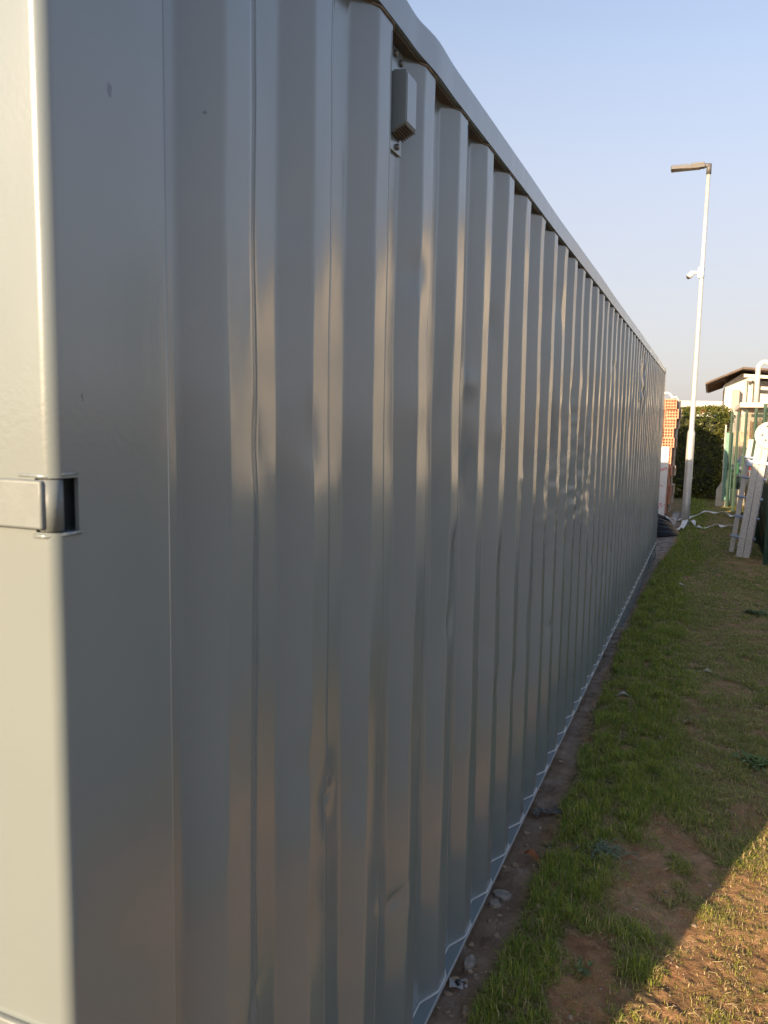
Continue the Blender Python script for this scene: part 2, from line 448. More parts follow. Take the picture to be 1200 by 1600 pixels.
grass("grass", [(-0.62, 0.62, 1.7, 3.3, 48000, 0.0026, 0.054), (-0.66, 0.75, 3.3, 5.5, 40000, 0.0030, 0.054), (-0.70, 0.85, 5.5, 9, 24000, 0.0042, 0.058),
                (-0.70, 1.1, 9, 14, 11000, 0.0065, 0.055), (-0.6, 1.1, 14, 25, 3200, 0.011, 0.055), (0.62, 1.2, 1.0, 9, 3500, 0.005, 0.07)])

# ------------------------------------------------------------------ the container
XO = -0.66444          # plane of the outer ribs
DEP = 0.036
Y_A, Y_B = 0.655, 12.623
Z_SILL, Z_RAIL, Z_TOP = 0.259, 2.808, 2.884
W = 2.438
CT = thing("shipping_container", "long grey gloss painted shipping container with vertical ribs and dented side beside the grass strip", "shipping container", (0, 0, 0))

def rounded(pts, r, n=4):
    out = [pts[0]]
    for a, b, c in zip(pts[:-2], pts[1:-1], pts[2:]):
        a, b, c = np.array(a), np.array(b), np.array(c)
        u = (a - b) / np.linalg.norm(a - b); v = (c - b) / np.linalg.norm(c - b)
        p0 = b + u * r; p2 = b + v * r
        for t in np.linspace(0, 1, n):
            out.append(tuple((1 - t) ** 2 * p0 + 2 * t * (1 - t) * b + t * t * p2))
    out.append(pts[-1])
    return out
prof = [(0.84, -DEP)]
k = -2
while True:
    E = 1.618 + 0.278 * k
    if E > Y_B - 0.13: break
    prof += [(E - 0.14, -DEP), (E - 0.072, 0.0), (E, 0.0), (E + 0.068, -DEP)]
    k += 1
prof.append((Y_B - 0.05, -DEP))
prof_r = np.array(rounded(prof, 0.0062))
# extra points on the flats so that dents have something to bend
pr = [prof_r[0]]
for a, b in zip(prof_r[:-1], prof_r[1:]):
    d = np.linalg.norm(b - a); m = max(1, int(d / 0.02))
    if d > 0.02:
        u = (b - a) / d
        for t in np.concatenate([[0.0016], np.linspace(0.006, d - 0.006, m + 1), [d - 0.0016]]): pr.append(a + u * t)
        pr.append(b)
    else:
        pr.append(b)
PROF = np.array(pr)
zz = np.linspace(Z_SILL, Z_RAIL - 0.001, 230)
def gauss(Y, Z, y, z, ry, rz): return np.exp(-((Y - y) / ry) ** 2 - ((Z - z) / rz) ** 2)
def side_disp(Y, Z):
    d = (fbm(N1, Y * 1.6 + 7, Z * 1.1, 3) - 0.5) * 0.010 + (fbm(N2, Y * 5 + 2, Z * 1.9 + 8, 4) - 0.5) * 0.0075
    d = d + (N3(Y * 12, Z * 7) - 0.5) * 0.0016
    # hits: (y, z, ry, rz, amp)
    for (y, z, ry, rz, a) in ((1.092, 1.93, .03, .06, -.008), (1.10, 1.78, .025, .09, .006), (1.373, 1.19, .035, .05, -.010), (1.40, 1.25, .02, .04, .007), (1.787, .735, .03, .025, -.008), (1.637, .815, .03, .03, .007),
                              (1.677, .75, .02, .02, -.006), (1.09, .95, .03, .04, -.007), (1.526, 1.16, .03, .12, -.006), (2.328, 1.82, .035, .10, -.010), (2.33, 2.1, .03, .04, .007), (1.93, 2.2, .04, .05, -.008),
                              (3.698, 1.9, .04, .14, -.014), (4.155, 1.29, .05, .10, -.014), (4.431, 1.86, .05, .14, -.015), (4.896, 1.57, .05, .16, -.014), (4.15, 1.6, .06, .12, -.012), (4.7, 1.95, .05, .1, -.012),
                              (8.471, 2.56, .10, .12, -.02), (8.3, 2.35, .08, .10, -.014), (6.6, 1.4, .05, .06, -.012), (2.6, 1.2, .04, .08, -.008), (3.0, .9, .05, .1, -.008), (3.4, 1.6, .03, .05, -.009), (5.6, .9, .06, .1, -.01),
                              (1.81, 2.33, .03, .05, -.006), (2.12, 1.4, .03, .05, -.006), (2.6, 2.3, .03, .07, -.006), (7.4, 1.9, .07, .2, -.012), (9.5, 1.7, .1, .25, -.014), (10.6, 1.3, .1, .25, -.012)):
        d = d + 0.95 * a * gauss(Y, Z, y, z, ry, rz)
    rk = random.Random(31)
    for _ in range(46):
        y = 1.618 + 0.278 * rk.randint(-2, 26) - rk.choice((0.005, 0.07, 0.10)); z = rk.uniform(0.5, 2.6)
        d = d + rk.choice((-1, -1, 1)) * rk.uniform(.003, .007) * gauss(Y, Z, y, z, rk.uniform(.02, .045), rk.uniform(.02, .12))
    # crumpled zone, short sharp ripples
    cz = gauss(Y, Z, 4.4, 1.60, .8, .36)
    d = d + cz * ((N3(Y * 14, Z * 22) - 0.5) * 0.0075 + (N2(Y * 26, Z * 38) - 0.5) * 0.005)
    cz = gauss(Y, Z, 8.6, 2.4, .45, .25)
    d = d + cz * (N3(Y * 9, Z * 14) - 0.5) * 0.04
    # diagonal creases low down
    for (y, z, s, a) in ((1.40, 1.17, 1.2, .006), (1.80, .75, 0.9, .006), (1.66, .80, 1.0, .006), (1.1, .93, 0.7, .005), (1.95, .98, 1.1, .006)):
        u = (Z - z) - s * (Y - y)
        d = d - 0.8 * a * np.exp(-(u / 0.008) ** 2) * gauss(Y, Z, y, z, .04, .05)
    fade = np.clip((Z - Z_SILL) / 0.08, 0, 1) * np.clip((Z_RAIL - Z) / 0.08, 0, 1)
    return d * fade
PY, PZ = np.meshgrid(PROF[:, 0], zz, indexing='ij')
PX = np.repeat(PROF[:, 1][:, None], len(zz), 1)
disp = side_disp(PY, PZ)
# ribs wander a little sideways where they were knocked
wy = (fbm(N3, PY * 2.1 + 11, PZ * 1.3, 3) - 0.5) * 0.018 * np.clip((PZ - Z_SILL) / .2, 0, 1) * np.clip((Z_RAIL - PZ) / .2, 0, 1)
SV = np.stack([XO + PX + disp, PY + wy, PZ], -1).reshape(-1, 3)
sf = grid_faces(len(PROF), len(zz))
sm = fast_mesh("side_panel", SV, sf, np.full(len(sf), 4), PAINT, True)
sp = link(bpy.data.objects.new("side_panel", sm), CT)
sp['label'] = "dented ribbed long side facing the grass"
# the far long side, plain
SV2 = np.stack([XO - W - PROF[:, 1], PROF[:, 0]], -1)
v2 = np.concatenate([np.c_[SV2, np.full(len(SV2), Z_SILL)], np.c_[SV2, np.full(len(SV2), Z_RAIL)]])
npf = len(SV2)
f2 = np.array([(i, i + 1, npf + i + 1, npf + i) for i in range(npf - 1)])
link(bpy.data.objects.new("side_panel", fast_mesh("side_panel", v2, f2, np.full(len(f2), 4), PAINT, True)), CT)

# seams of weld and paint along foot and head of the ribs
def sweep(pts, r, name, material, n=6):
    b = MB(); b.tube(pts, r, n); return b.build(name, material, CT)
step = prof_r
sweep([(XO + x + 0.002, y, Z_SILL + 0.003) for y, x in step], 0.0042, "weld_bead", BEAD)
for k in range(-2, 40):
    E = 1.618 + 0.278 * k
# sealant between rib heads and rail, one run
sweep([(XO + x + 0.0015, y, Z_RAIL - 0.004) for y, x in step], 0.0026, "sealant_line", CAULK)
# pressed joint lines where panel sheets overlap
b = MB()
for k in (-1, 0, 2, 6, 10, 14, 18, 22, 26, 30):
    E = 1.618 + 0.278 * k
    Zs = np.linspace(Z_SILL + 0.02, Z_RAIL - 0.02, 120)
    dd = side_disp(np.full_like(Zs, E - 0.006), Zs); wv = (fbm(N3, (E - 0.006) * 2.1 + 11 + 0 * Zs, Zs * 1.3, 3) - 0.5) * 0.018 * np.clip((Zs - Z_SILL) / .2, 0, 1) * np.clip((Z_RAIL - Zs) / .2, 0, 1)
    b.tube([(XO + d - 0.0008, E - 0.006 + w, z) for d, w, z in zip(dd, wv, Zs)], 0.0017, 6)
b.build("sheet_joint", PAINT, CT)

# sill: narrow top flange with a lip, web set back below it
b = MB()
ysil = (0.84 + Y_B) / 2; lsil = Y_B - 0.84 - 0.06
b.box((XO - 0.048, ysil, Z_SILL - 0.0045), (0.108, lsil, 0.007))
b.box((XO - 0.085, ysil, Z_SILL - 0.095), (0.012, lsil, 0.174))
b.box((XO - 0.045, ysil, Z_SILL - 0.185), (0.09, lsil, 0.008))
b.build("bottom_rail", PAINT, CT)
b = MB(); b.box((XO + 0.0065, ysil, Z_SILL - 0.004), (0.003, lsil, 0.011)); b.build("rail_lip", BEAD, CT)
b = MB(); b.box((XO - W + 0.045, ysil, Z_SILL - 0.09), (0.09, lsil, 0.172)); b.build("bottom_rail", PAINT, CT)
# top rail with a knock in it
Ys = np.unique(np.concatenate([np.linspace(Y_A + 0.16, 3.2, 160), np.linspace(3.2, Y_B - 0.12, 120)]))
def rail_section(Y):
    kn = gauss(Y, 0, 1.90, 0, .085, 1) ; kn2 = gauss(Y, 0, 1.76, 0, .06, 1)
    w = (float(N1(Y * 1.4, 3.3)) - 0.5) * 0.006
    t = 0.004 * kn - 0.003 * kn2 + w
    o = XO + 0.0035 + 0.003 * kn - 0.002 * kn2 + w * 0.6
    zt = Z_TOP + t
    return [(o, Z_RAIL), (o, zt - 0.006), (o - 0.002, zt - 0.002), (o - 0.006, zt), (o - 0.06, zt), (o - 0.06, Z_RAIL)]
sec = np.array([[(p[0], y, p[1]) for p in rail_section(y)] for y in Ys])
ns = sec.shape[1]
rf = grid_faces(len(Ys), ns, True)
o = link(bpy.data.objects.new("top_rail", fast_mesh("top_rail", sec.reshape(-1, 3), rf, np.full(len(rf), 4), PAINT, False)), CT)
b = MB(); b.box((XO - W + 0.03, (Y_A + Y_B) / 2, Z_RAIL + 0.035), (0.06, Y_B - Y_A - 0.3, 0.07)); b.build("top_rail", PAINT, CT)
b = MB(); b.box((XO - 0.034, (Y_A + Y_B) / 2, Z_RAIL - 0.0035), (0.052, Y_B - Y_A - 0.3, 0.005)); b.build("rail_underside", BROWN_UNDER, CT)
# roof sheet, corrugated across
yy = np.arange(Y_A + 0.15, Y_B - 0.1, 0.05)
rv = []; 
for i, y in enumerate(yy):
    z = Z_TOP - 0.012 + (0.016 if (i // 2) % 2 else 0)
    rv += [(XO - 0.062, y, z), (XO - W + 0.062, y, z)]
f_ = [(2 * i, 2 * i + 1, 2 * i + 3, 2 * i + 2) for i in range(len(yy) - 1)]
link(bpy.data.objects.new("roof", np_mesh("roof", rv, f_, PAINT)), CT)
# near corner post on the grass side, with the notch for the hinge
def arc(cx, cy, r, a0, a1, n=10): return [(cx + r * math.cos(a), cy + r * math.sin(a)) for a in np.linspace(rad(a0), rad(a1), n)]
R_ = 0.017
XP = XO + 0.001
full = [(-0.83, Y_A)] + arc(XP - R_, Y_A + R_, R_, -90, 0, 14) + [(XP, 0.853), (XP - 0.007, 0.8555), (XP - 0.05, 0.8555), (XP - 0.05, 0.72), (-0.83, 0.72)]
notch = [(-0.83, Y_A), (-0.6915, Y_A), (-0.6915, 0.705), (-0.70, 0.72),(-0.70, 0.80), (XP - 0.006, 0.80), (XP - 0.006, 0.691), (XP, 0.691), (XP, 0.853), (XP - 0.007, 0.8555), (XP - 0.05, 0.8555), (-0.83, 0.8555)]
HZ0, HZ1 = 1.838, 1.899
def post_mesh():
    b = MB()
    def ring_ext(z0, z1, poly, caps, n):
        zs = np.linspace(z0, z1, n)
        rows = []
        for z in zs:
            row = []
            for (x, y) in poly:
                wob = (float(fbm(N2, z * 7.0, 1.7, 3)) - 0.5) * 0.0035 if y < Y_A + R_ + 0.002 and x > -0.70 else 0
                row.append(b.bm.verts.new((x + wob * 0.6, y - wob, z)))
            rows.append(row)
        m = len(poly)
        for r0, r1 in zip(rows[:-1], rows[1:]):
            for i in range(m):
                f = b.bm.faces.new((r0[i], r0[(i + 1) % m], r1[(i + 1) % m], r1[i]))
                f.smooth = 1 <= i <= 14
        if caps[0]: b.bm.faces.new(list(reversed(rows[0])))
        if caps[1]: b.bm.faces.new(rows[-1])
    ring_ext(0.13, HZ0, full, (True, True), 60)
    ring_ext(HZ1, 2.77, full, (True, True), 40)
    b.prism(notch, 2, HZ0, HZ1, caps=False)
    return b
pm = post_mesh().build("corner_post", PAINT, CT)
pm.data.set_sharp_from_angle(angle=rad(50)) if hasattr(pm.data, 'set_sharp_from_angle') else None
b = MB(); b.tube([(XP - 0.0012, 0.8535, 0.26), (XP - 0.0012, 0.8535, 2.80)], 0.0016, 8); b.build("plate_edge", PAINT, pm)
# weld lips above and below the notch
b = MB()
b.tube([(XP - 0.05, Y_A - 0.001, HZ1 + 0.003), (XP - 0.012, Y_A + 0.001, HZ1 + 0.002), (XP - 0.001, Y_A + 0.014, HZ1 + 0.004), (XP - 0.001, 0.69, HZ1 + 0.0045)], 0.0020, 8)
b.build('weld_lip', PAINT, pm)
b = MB()
b.tube([(XP - 0.03, Y_A - 0.001, HZ0 - 0.004), (XP - 0.014, Y_A, HZ0 - 0.004), (XP - 0.001, Y_A + 0.014, HZ0 - 0.003), (XP + 0.0005, 0.692, HZ0 - 0.002)], 0.0028, 8)
b.build("weld_lip", PAINT, pm)
HPAINT = mat('hinge_paint', (0.142, 0.162, 0.172), 0.5, var=0.06, scale=40, bump=0.05, bscale=150)
# hinges on the near post
for i, zc in enumerate((0.55, 1.8685, 2.5, 1.2)):
    if i != 1 and True:
        hz = zc
    hb = MB()
    hb.cyl((-0.678, 0.665, zc - 0.029), (-0.678, 0.665, zc + 0.029), 0.0128, 22)
    hb.box((-0.786, 0.6518, zc + 0.001), (0.222, 0.010, 0.055), bev=0.003); hb.tube([(-0.76, 0.648, zc + 0.010), (-0.76, 0.6455, zc + 0.010)], 0.010, 12)
    h = hb.build("hinge", HPAINT, CT)
    for f in h.data.polygons: f.use_smooth = len(f.vertices) == 4 and f.area < 0.001
    q = MB(); q.cyl((-0.678, 0.665, zc - 0.0298), (-0.678, 0.665, zc + 0.0298), 0.0075, 12); q.build("hinge_pin", BOLT, h)
# other posts
for (x0, x1, y0, y1) in ((XO - W, XO - W + 0.16, Y_A, 0.80), (XO - 0.16, XO + 0.002, Y_B - 0.10, Y_B), (XO - W, XO - W + 0.16, Y_B - 0.10, Y_B)):
    b = MB(); b.box(((x0 + x1) / 2, (y0 + y1) / 2, 1.45), (x1 - x0, y1 - y0, 2.64), bev=0.008); b.build("corner_post", PAINT, CT)
# castings with their oval holes
for x in (XO - 0.081 + 0.004, XO - W + 0.077):
    for y in (Y_A + 0.089, Y_B - 0.087):
        for z in (0.068, 2.828):
            b = MB(); b.box((x, y, z), (0.162, 0.178, 0.118), bev=0.008); c = b.build("corner_casting", PAINT, CT)
            sgn = 1 if x > -1.5 else -1
            b = MB(); b.tube([(x + sgn * 0.0785, y, z - 0.012), (x + sgn * 0.0822, y, z - 0.012)], 0.032, 16); b.build("casting_hole", DARK, c)
# end sills, headers, doors on the near end, ribbed wall on the far end
b = MB(); b.box((XO - W / 2, Y_A + 0.06, 0.2), (W - 0.36, 0.11, 0.13)); b.build("door_sill", PAINT, CT)
b = MB(); b.box((XO - W / 2, Y_A + 0.06, 2.80), (W - 0.36, 0.11, 0.14)); b.build("door_header", PAINT, CT)
for sx in (-1, 1):
    xc = XO - W / 2 + sx * 0.515
    b = MB(); b.box((xc, 0.70, 1.5), (1.01, 0.036, 2.42), bev=0.004)
    for zc in (0.6, 1.05, 1.5, 1.95, 2.4): b.box((xc, 0.678, zc), (0.84, 0.016, 0.24), bev=0.006)
    d = b.build("door", PAINT, CT)
    for rx in (-0.28, 0.18):
        q = MB(); q.cyl((xc + rx, 0.645, 0.2), (xc + rx, 0.645, 2.78), 0.017, 12)
        for zc in (0.32, 1.0, 1.9, 2.66): q.box((xc + rx, 0.655, zc), (0.08, 0.03, 0.05))
        q.build("lock_rod", GALV, d)
        q = MB(); q.box((xc + rx + 0.16, 0.635, 1.12), (0.34, 0.014, 0.03), bev=0.003); q.build("handle", GALV, d)
pe = [(XO - 0.1, Y_B - 0.02)]
x = XO - 0.16
while x > XO - W + 0.28:
    pe += [(x, Y_B - 0.02), (x - 0.03, Y_B - 0.06), (x - 0.14, Y_B - 0.06), (x - 0.17, Y_B - 0.02)]; x -= 0.28
pe.append((XO - W + 0.1, Y_B - 0.02))
v = [(a, c, 0.15) for a, c in pe] + [(a, c, 2.8) for a, c in pe]; m_ = len(pe)
link(bpy.data.objects.new("end_wall", np_mesh("end_wall", v, [(i, i + 1, m_ + i + 1, m_ + i) for i in range(m_ - 1)], PAINT)), CT)
# underframe beams and floor
b = MB(); b.box((XO - W / 2, (Y_A + Y_B) / 2, 0.235), (W - 0.2, Y_B - Y_A - 0.2, 0.03)); b.build("floor", DARK, CT)

# ventilator cowl in the trough beside the first full rib
VX = XO - DEP
va = MB(); va.box((VX + 0.003, 1.719, 2.690), (0.005, 0.066, 0.222), bev=0.001)
vent = va.build("ventilator", PAINT, CT)
y0, y1, z0, z1 = 1.688, 1.750, 2.634, 2.772
h_ = MB()
def hood(x0, x1):
    # side outline in X,Z : chamfered head, open slanted foot
    return [(x0, 2.612), (x1, 2.630), (x1, 2.738), (x1 - 0.004, 2.743), (x0, 2.747)]
h_.prism(hood(VX + 0.0055, VX + 0.042), 1, y0, y1)
bmesh.ops.bevel(h_.bm, geom=[e for e in h_.bm.edges if e.calc_length() > 0.02], offset=0.003, segments=3, affect='EDGES')
h_.build("cowl", PAINT, vent)
lv = MB()
for i in range(6):
    lv.box((VX + 0.011 + i * 0.0056, (y0 + y1) / 2, 2.6125 + i * 0.0028), (0.0022, y1 - y0 - 0.004, 0.006))
lv.build("louvre", BROWN_UNDER, vent)
for (y, z) in ((1.703, 2.785), (1.737, 2.777), (1.722, 2.592)):
    bb = MB(); bb.tube([(VX + 0.004, y, z), (VX + 0.010, y, z), (VX + 0.0125, y, z)], [0.0072, 0.0072, 0.004], 10); bb.build("bolt", BOLT, vent)

# ------------------------------------------------------------------ lamp post
LX, LY = -0.357, 16.87
LP = thing("lamp_post", "tall galvanised street lamp post with flat LED head rising beside the pipe pile", "lamp post", (LX, LY, 0.0))
b = MB()
b.tube([(0, 0, -0.03), (0.0, 0, 0.5), (0.012, 0, 1.80), (0.0135, 0, 1.92), (0.0145, 0, 1.99), (0.03, 0, 4.5), (0.046, 0, 6.92)], [0.076, 0.076, 0.073, 0.072, 0.050, 0.043, 0.036], 20)
b.build("pole", GALV, LP)
b = MB(); b.tube([(0, 0, -0.02), (0, 0, 0.035), (0, 0, 0.05)], [0.10, 0.10, 0.082], 20); b.build('base_collar', CONC, LP)
b = MB(); b.box((0.005, -0.073, 0.9), (0.07, 0.016, 0.24), bev=0.004); b.box((0.085, -0.02, 1.02), (0.03, 0.03, 0.025), bev=0.004); b.build("access_hatch", GALV, LP)
HEAD = mat("lamp_head_aluminium", (0.11, 0.105, 0.105), 0.55, 0.2)
b = MB(); b.tube([(0.046, 0, 6.88), (0.046, 0, 7.07)], 0.047, 14); b.tube([(0.066, 0, 7.035), (-0.04, 0, 7.05)], 0.043, 12); b.build("elbow", HEAD, LP)
b = MB()
tilt = Matrix.Rotation(rad(3), 3, 'Y')
b.prism([(-0.03, -0.07), (-0.62, -0.115), (-0.645, -0.10), (-0.645, 0.10), (-0.62, 0.115), (-0.03, 0.07)], 2, 7.01, 7.065)
hd = b.build("lamp_head", HEAD, LP)
fin = MB()
for i in range(13): fin.box((-0.63 + i * 0.026, 0, 7.085), (0.006, 0.19, 0.04))
fin.box((-0.16, 0, 7.083), (0.24, 0.15, 0.036), bev=0.008)
fin.build("cooling_fin", HEAD, hd)
b = MB(); b.box((-0.36, 0, 7.006), (0.5, 0.17, 0.006)); b.build("diffuser", mat("led_cover", (0.12, 0.10, 0.09), 0.25), hd)
# security camera clamped to the pole
SCM = thing("security_camera", "white dome security camera clamped halfway up the lamp post", "camera", (LX + 0.03, LY, 5.0))
b = MB(); b.box((-0.02, -0.055, 0.03), (0.10, 0.05, 0.20), bev=0.008); b.tube([(0, 0, 0.10), (0, 0, 0.116)], 0.05, 14); b.tube([(0, 0, -0.04), (0, 0, -0.024)], 0.052, 14); b.build("bracket", WHITE, SCM)
b = MB(); b.tube([(-0.05, -0.06, 0.02), (-0.13, -0.06, 0.035), (-0.20, -0.06, 0.01)], [0.032, 0.028, 0.03], 10); b.build("arm", WHITE, SCM)
b = MB(); b.tube([(-0.155, -0.06, 0.045), (-0.235, -0.065, -0.045)], [0.045, 0.052], 14); hsg = b.build("housing", WHITE, SCM)
b = MB(); b.tube([(-0.232, -0.065, -0.042), (-0.255, -0.066, -0.066), (-0.265, -0.066, -0.078)], [0.046, 0.036, 0.014], 14); b.build("lens_dome", mat("smoked_dome", (0.05, 0.045, 0.045), 0.15), hsg)

# ------------------------------------------------------------------ hollow bricks
BRICK = mat("orange_clay", (0.60, 0.29, 0.19), 0.85, var=0.15, scale=12, bump=0.15, bscale=60)
BUFF = mat("buff_clay", (0.52, 0.42, 0.33), 0.9, var=0.25, scale=9, bump=0.2, bscale=40)
def hollow_brick(w, d, h, nx=4, nz=3):
    """a clay block with a grid of square hollows running front to back"""
    b = bmesh.new()
    web = 0.021
    xsb = []; 
    cw = (w - web * (nx + 1)) / nx; ch = (h - web * (nz + 1)) / nz
    for i in range(nx): xsb += [i * (cw + web), i * (cw + web) + web]
    xsb = sorted(set([round(i * (cw + web) + o, 5) for i in range(nx + 1) for o in (0, web)]))
    zsb = sorted(set([round(i * (ch + web) + o, 5) for i in range(nz + 1) for o in (0, web)]))
    def vert(x, y, z): return b.verts.new((x - w / 2, y - d / 2, z))
    for side, y in ((0, 0.0), (1, d)):
        yi = 0.09 if side == 0 else d - 0.09
        for i in range(len(xsb) - 1):
            for j in range(len(zsb) - 1):
                x0, x1, za, zb = xsb[i], xsb[i + 1], zsb[j], zsb[j + 1]
                if i % 2 == 1 and j % 2 == 1:
                    o = [vert(x0, y, za), vert(x1, y, za), vert(x1, y, zb), vert(x0, y, zb)]
                    q = [vert(x0, yi, za), vert(x1, yi, za), vert(x1, yi, zb), vert(x0, yi, zb)]
                    for k in range(4): b.faces.new((o[k], o[(k + 1) % 4], q[(k + 1) % 4], q[k]))
                    b.faces.new(q)
                else:
                    b.faces.new((vert(x0, y, za), vert(x1, y, za), vert(x1, y, zb), vert(x0, y, zb)))
    W0, H0 = xsb[-1], zsb[-1]
    # ribbed outer sides (vertical key grooves)
    for xw, s in ((0, -1), (W0, 1)):
        for gidx in range(6):
            ya = d * gidx / 6; yb_ = d * (gidx + 0.62) / 6; yc = d * (gidx + 1) / 6
            b.faces.new((vert(xw, ya, 0), vert(xw, yb_, 0), vert(xw, yb_, H0), vert(xw, ya, H0)))
            b.faces.new((vert(xw - s * .004, yb_, 0), vert(xw - s * .004, yc, 0), vert(xw - s * .004, yc, H0), vert(xw - s * .004, yb_, H0)))
    for z in (0, H0): b.faces.new((vert(0, 0, z), vert(W0, 0, z), vert(W0, d, z), vert(0, d, z)))
    bmesh.ops.remove_doubles(b, verts=b.verts, dist=0.0001)
    bmesh.ops.recalc_face_normals(b, faces=b.faces)
    return b
hb = hollow_brick(0.25, 0.25, 0.208)
bme = bpy.data.meshes.new("hollow_brick"); hb.to_mesh(bme); hb.free(); bme.materials.append(BRICK)
bme2 = bme.copy(); bme2.materials.clear(); bme2.materials.append(BUFF)
rr = random.Random(4)
GB = "hollow clay bricks stacked behind the container"
for row in range(12):
    z = 0.115 + row * 0.2105
    lean = 0.0095 * row
    xr = -0.775 - 0.125 + lean
    jut = rr.uniform(-0.03, 0.03) if row < 11 else -0.03
    for colx in range(3):
        for d_ in range(3):
            if colx > 0 and d_ > 0: continue
            buff = d_ > 0
            o = bpy.data.objects.new("hollow_brick", bme2 if buff else bme)
            o.location = (xr + jut + (0.045 if buff else 0) - colx * 0.262 + rr.uniform(-.012, .012), 18.5 + d_ * 0.30 + rr.uniform(-.03, .03), z)
            o.rotation_euler = (0, 0, rr.uniform(-.05, .05))
            link(o)
            tag(o, "buff hollow clay brick in the shaded side of the tall brick stack" if buff else "orange hollow clay brick in the front face of the tall brick stack", "brick", GB + (" side" if buff else " front"))
PALLET = mat("pallet_wood", (0.24, 0.16, 0.10), 0.9, var=0.3, scale=10)
pal = thing("pallet", "weathered wooden pallet under the tall stack of hollow bricks", "pallet", (-1.15, 18.8, 0))
b = MB()
for k in range(4): b.box((-0.0, -0.38 + k * 0.25, 0.10), (0.95, 0.14, 0.024))
b.build("deck_board", PALLET, pal)
b = MB()
for x in (-0.42, 0, 0.42): b.box((x, 0, 0.044), (0.1, 0.95, 0.086))
b.build("bearer", PALLET, pal)
# white lifting strap looped over the top of the stack
ls = thing("lifting_strap", "white webbing strap looped over the top of the brick stack", "strap", (-0.93, 18.5, 2.64))
b = MB()
pts = [(-0.12 + 0.24 * t, 0, 0.02 + 0.12 * math.sin(math.pi * t) ** 0.5) for t in np.linspace(0, 1, 15)]
b.tube(pts, 0.022, 8)
b.build("loop", WHITE, ls)
b = MB(); b.tube([(0.12, 0.02, 0.03), (0.20, 0.05, 0.06), (0.255, 0.12, -0.02), (0.262, 0.2, -0.25)], 0.016, 8); b.tube([(0.22, 0.22, -0.48), (0.25, 0.3, -0.62), (0.235, 0.34, -0.85), (0.20, 0.36, -1.0)], 0.018, 8); b.build("tail", WHITE, ls)

# ------------------------------------------------------------------ wrapped insulation boards with red lettering
WRAP = mat("white_wrap", (0.72, 0.71, 0.72), 0.35, var=0.05, scale=8, bump=0.25, bscale=14)
RED = mat("red_print", (0.62, 0.06, 0.07), 0.5, var=0.1)
bd = thing("wrapped_board_pack", "white wrapped board pack with slanted red lettering standing against the bricks", "board pack", (-0.99, 17.0, 0.0))
bd.rotation_euler = (rad(-1.2), rad(1.2), 0)
b = MB(); b.box((-0.08, 0.10, 0.83), (0.58, 0.2, 1.60), bev=0.01); b.build("wrapping", WRAP, bd)
def text(body, size, loc, rot, material, parent, name="lettering"):
    c = bpy.data.curves.new(name, 'FONT'); c.body = body; c.size = size; c.extrude = 0.0008; c.align_x = 'CENTER'; c.align_y = 'CENTER'
    o = bpy.data.objects.new(name, c); link(o)
    dg = bpy.context.evaluated_depsgraph_get()
    me = bpy.data.meshes.new_from_object(o.evaluated_get(dg)); bpy.data.objects.remove(o)
    me.materials.clear(); me.materials.append(material)
    o = bpy.data.objects.new(name, me); link(o, parent); o.location = loc; o.rotation_euler = rot
    return o
for (bod, sz, x, z, a) in (("pen", 0.12, 0.115, 1.17, 20), ("mi-", 0.075, 0.11, 0.83, 0), ("TOT-", 0.125, 0.08, 0.39, 28), ("T", 0.1, 0.08, 0.13, 24), ("TOT", 0.125, -0.2, 0.9, 24), ("pen", 0.12, -0.2, 0.3, 24)):
    t = text(bod, sz, (x, -0.0015, z), (rad(90), 0, 0), RED, bd)
    t.rotation_euler = Matrix.Rotation(rad(-a), 3, 'Y').to_4x4().to_euler()
    t.matrix_local = Matrix.Translation((x, -0.0015, z)) @ Matrix.Rotation(rad(-a), 4, 'Y') @ Matrix.Rotation(rad(90), 4, 'X')

# ------------------------------------------------------------------ pile of black pipe
PIPE = mat("black_polythene_pipe", (0.012, 0.013, 0.018), 0.28, var=0.2)
PILE = thing("pipe_coil", "loose pile of glossy black plastic pipe lying behind the far container corner", "pipe coil", (-0.75, 15.3, 0))
rp_ = random.Random(11)
for i in range(11):
    b = MB()
    a = 0.30 - 0.016 * i
    zc = 0.03 + 0.034 * i
    tip = 0.30 - i * 0.012
    pts = []
    for t in np.linspace(0, 1, 22):
        th = math.pi * (1.15 * t - 0.575)
        x = tip * math.cos(th) * 1.05 - 0.02 * i * (1 - math.cos(th)) - (1 - math.cos(th)) * 0.55 
        y = 0.62 * math.sin(th) * (0.8 + 0.03 * (i % 3)) + 0.25 * math.cos(th)
        z = zc * (0.45 + 0.55 * abs(math.sin(th)) + 0.25 * (1 - math.cos(th))) + 0.01
        pts.append((x, y, max(z, 0.025)))
    b.tube(pts, 0.024, 9)
    b.build("pipe_loop", PIPE, PILE)

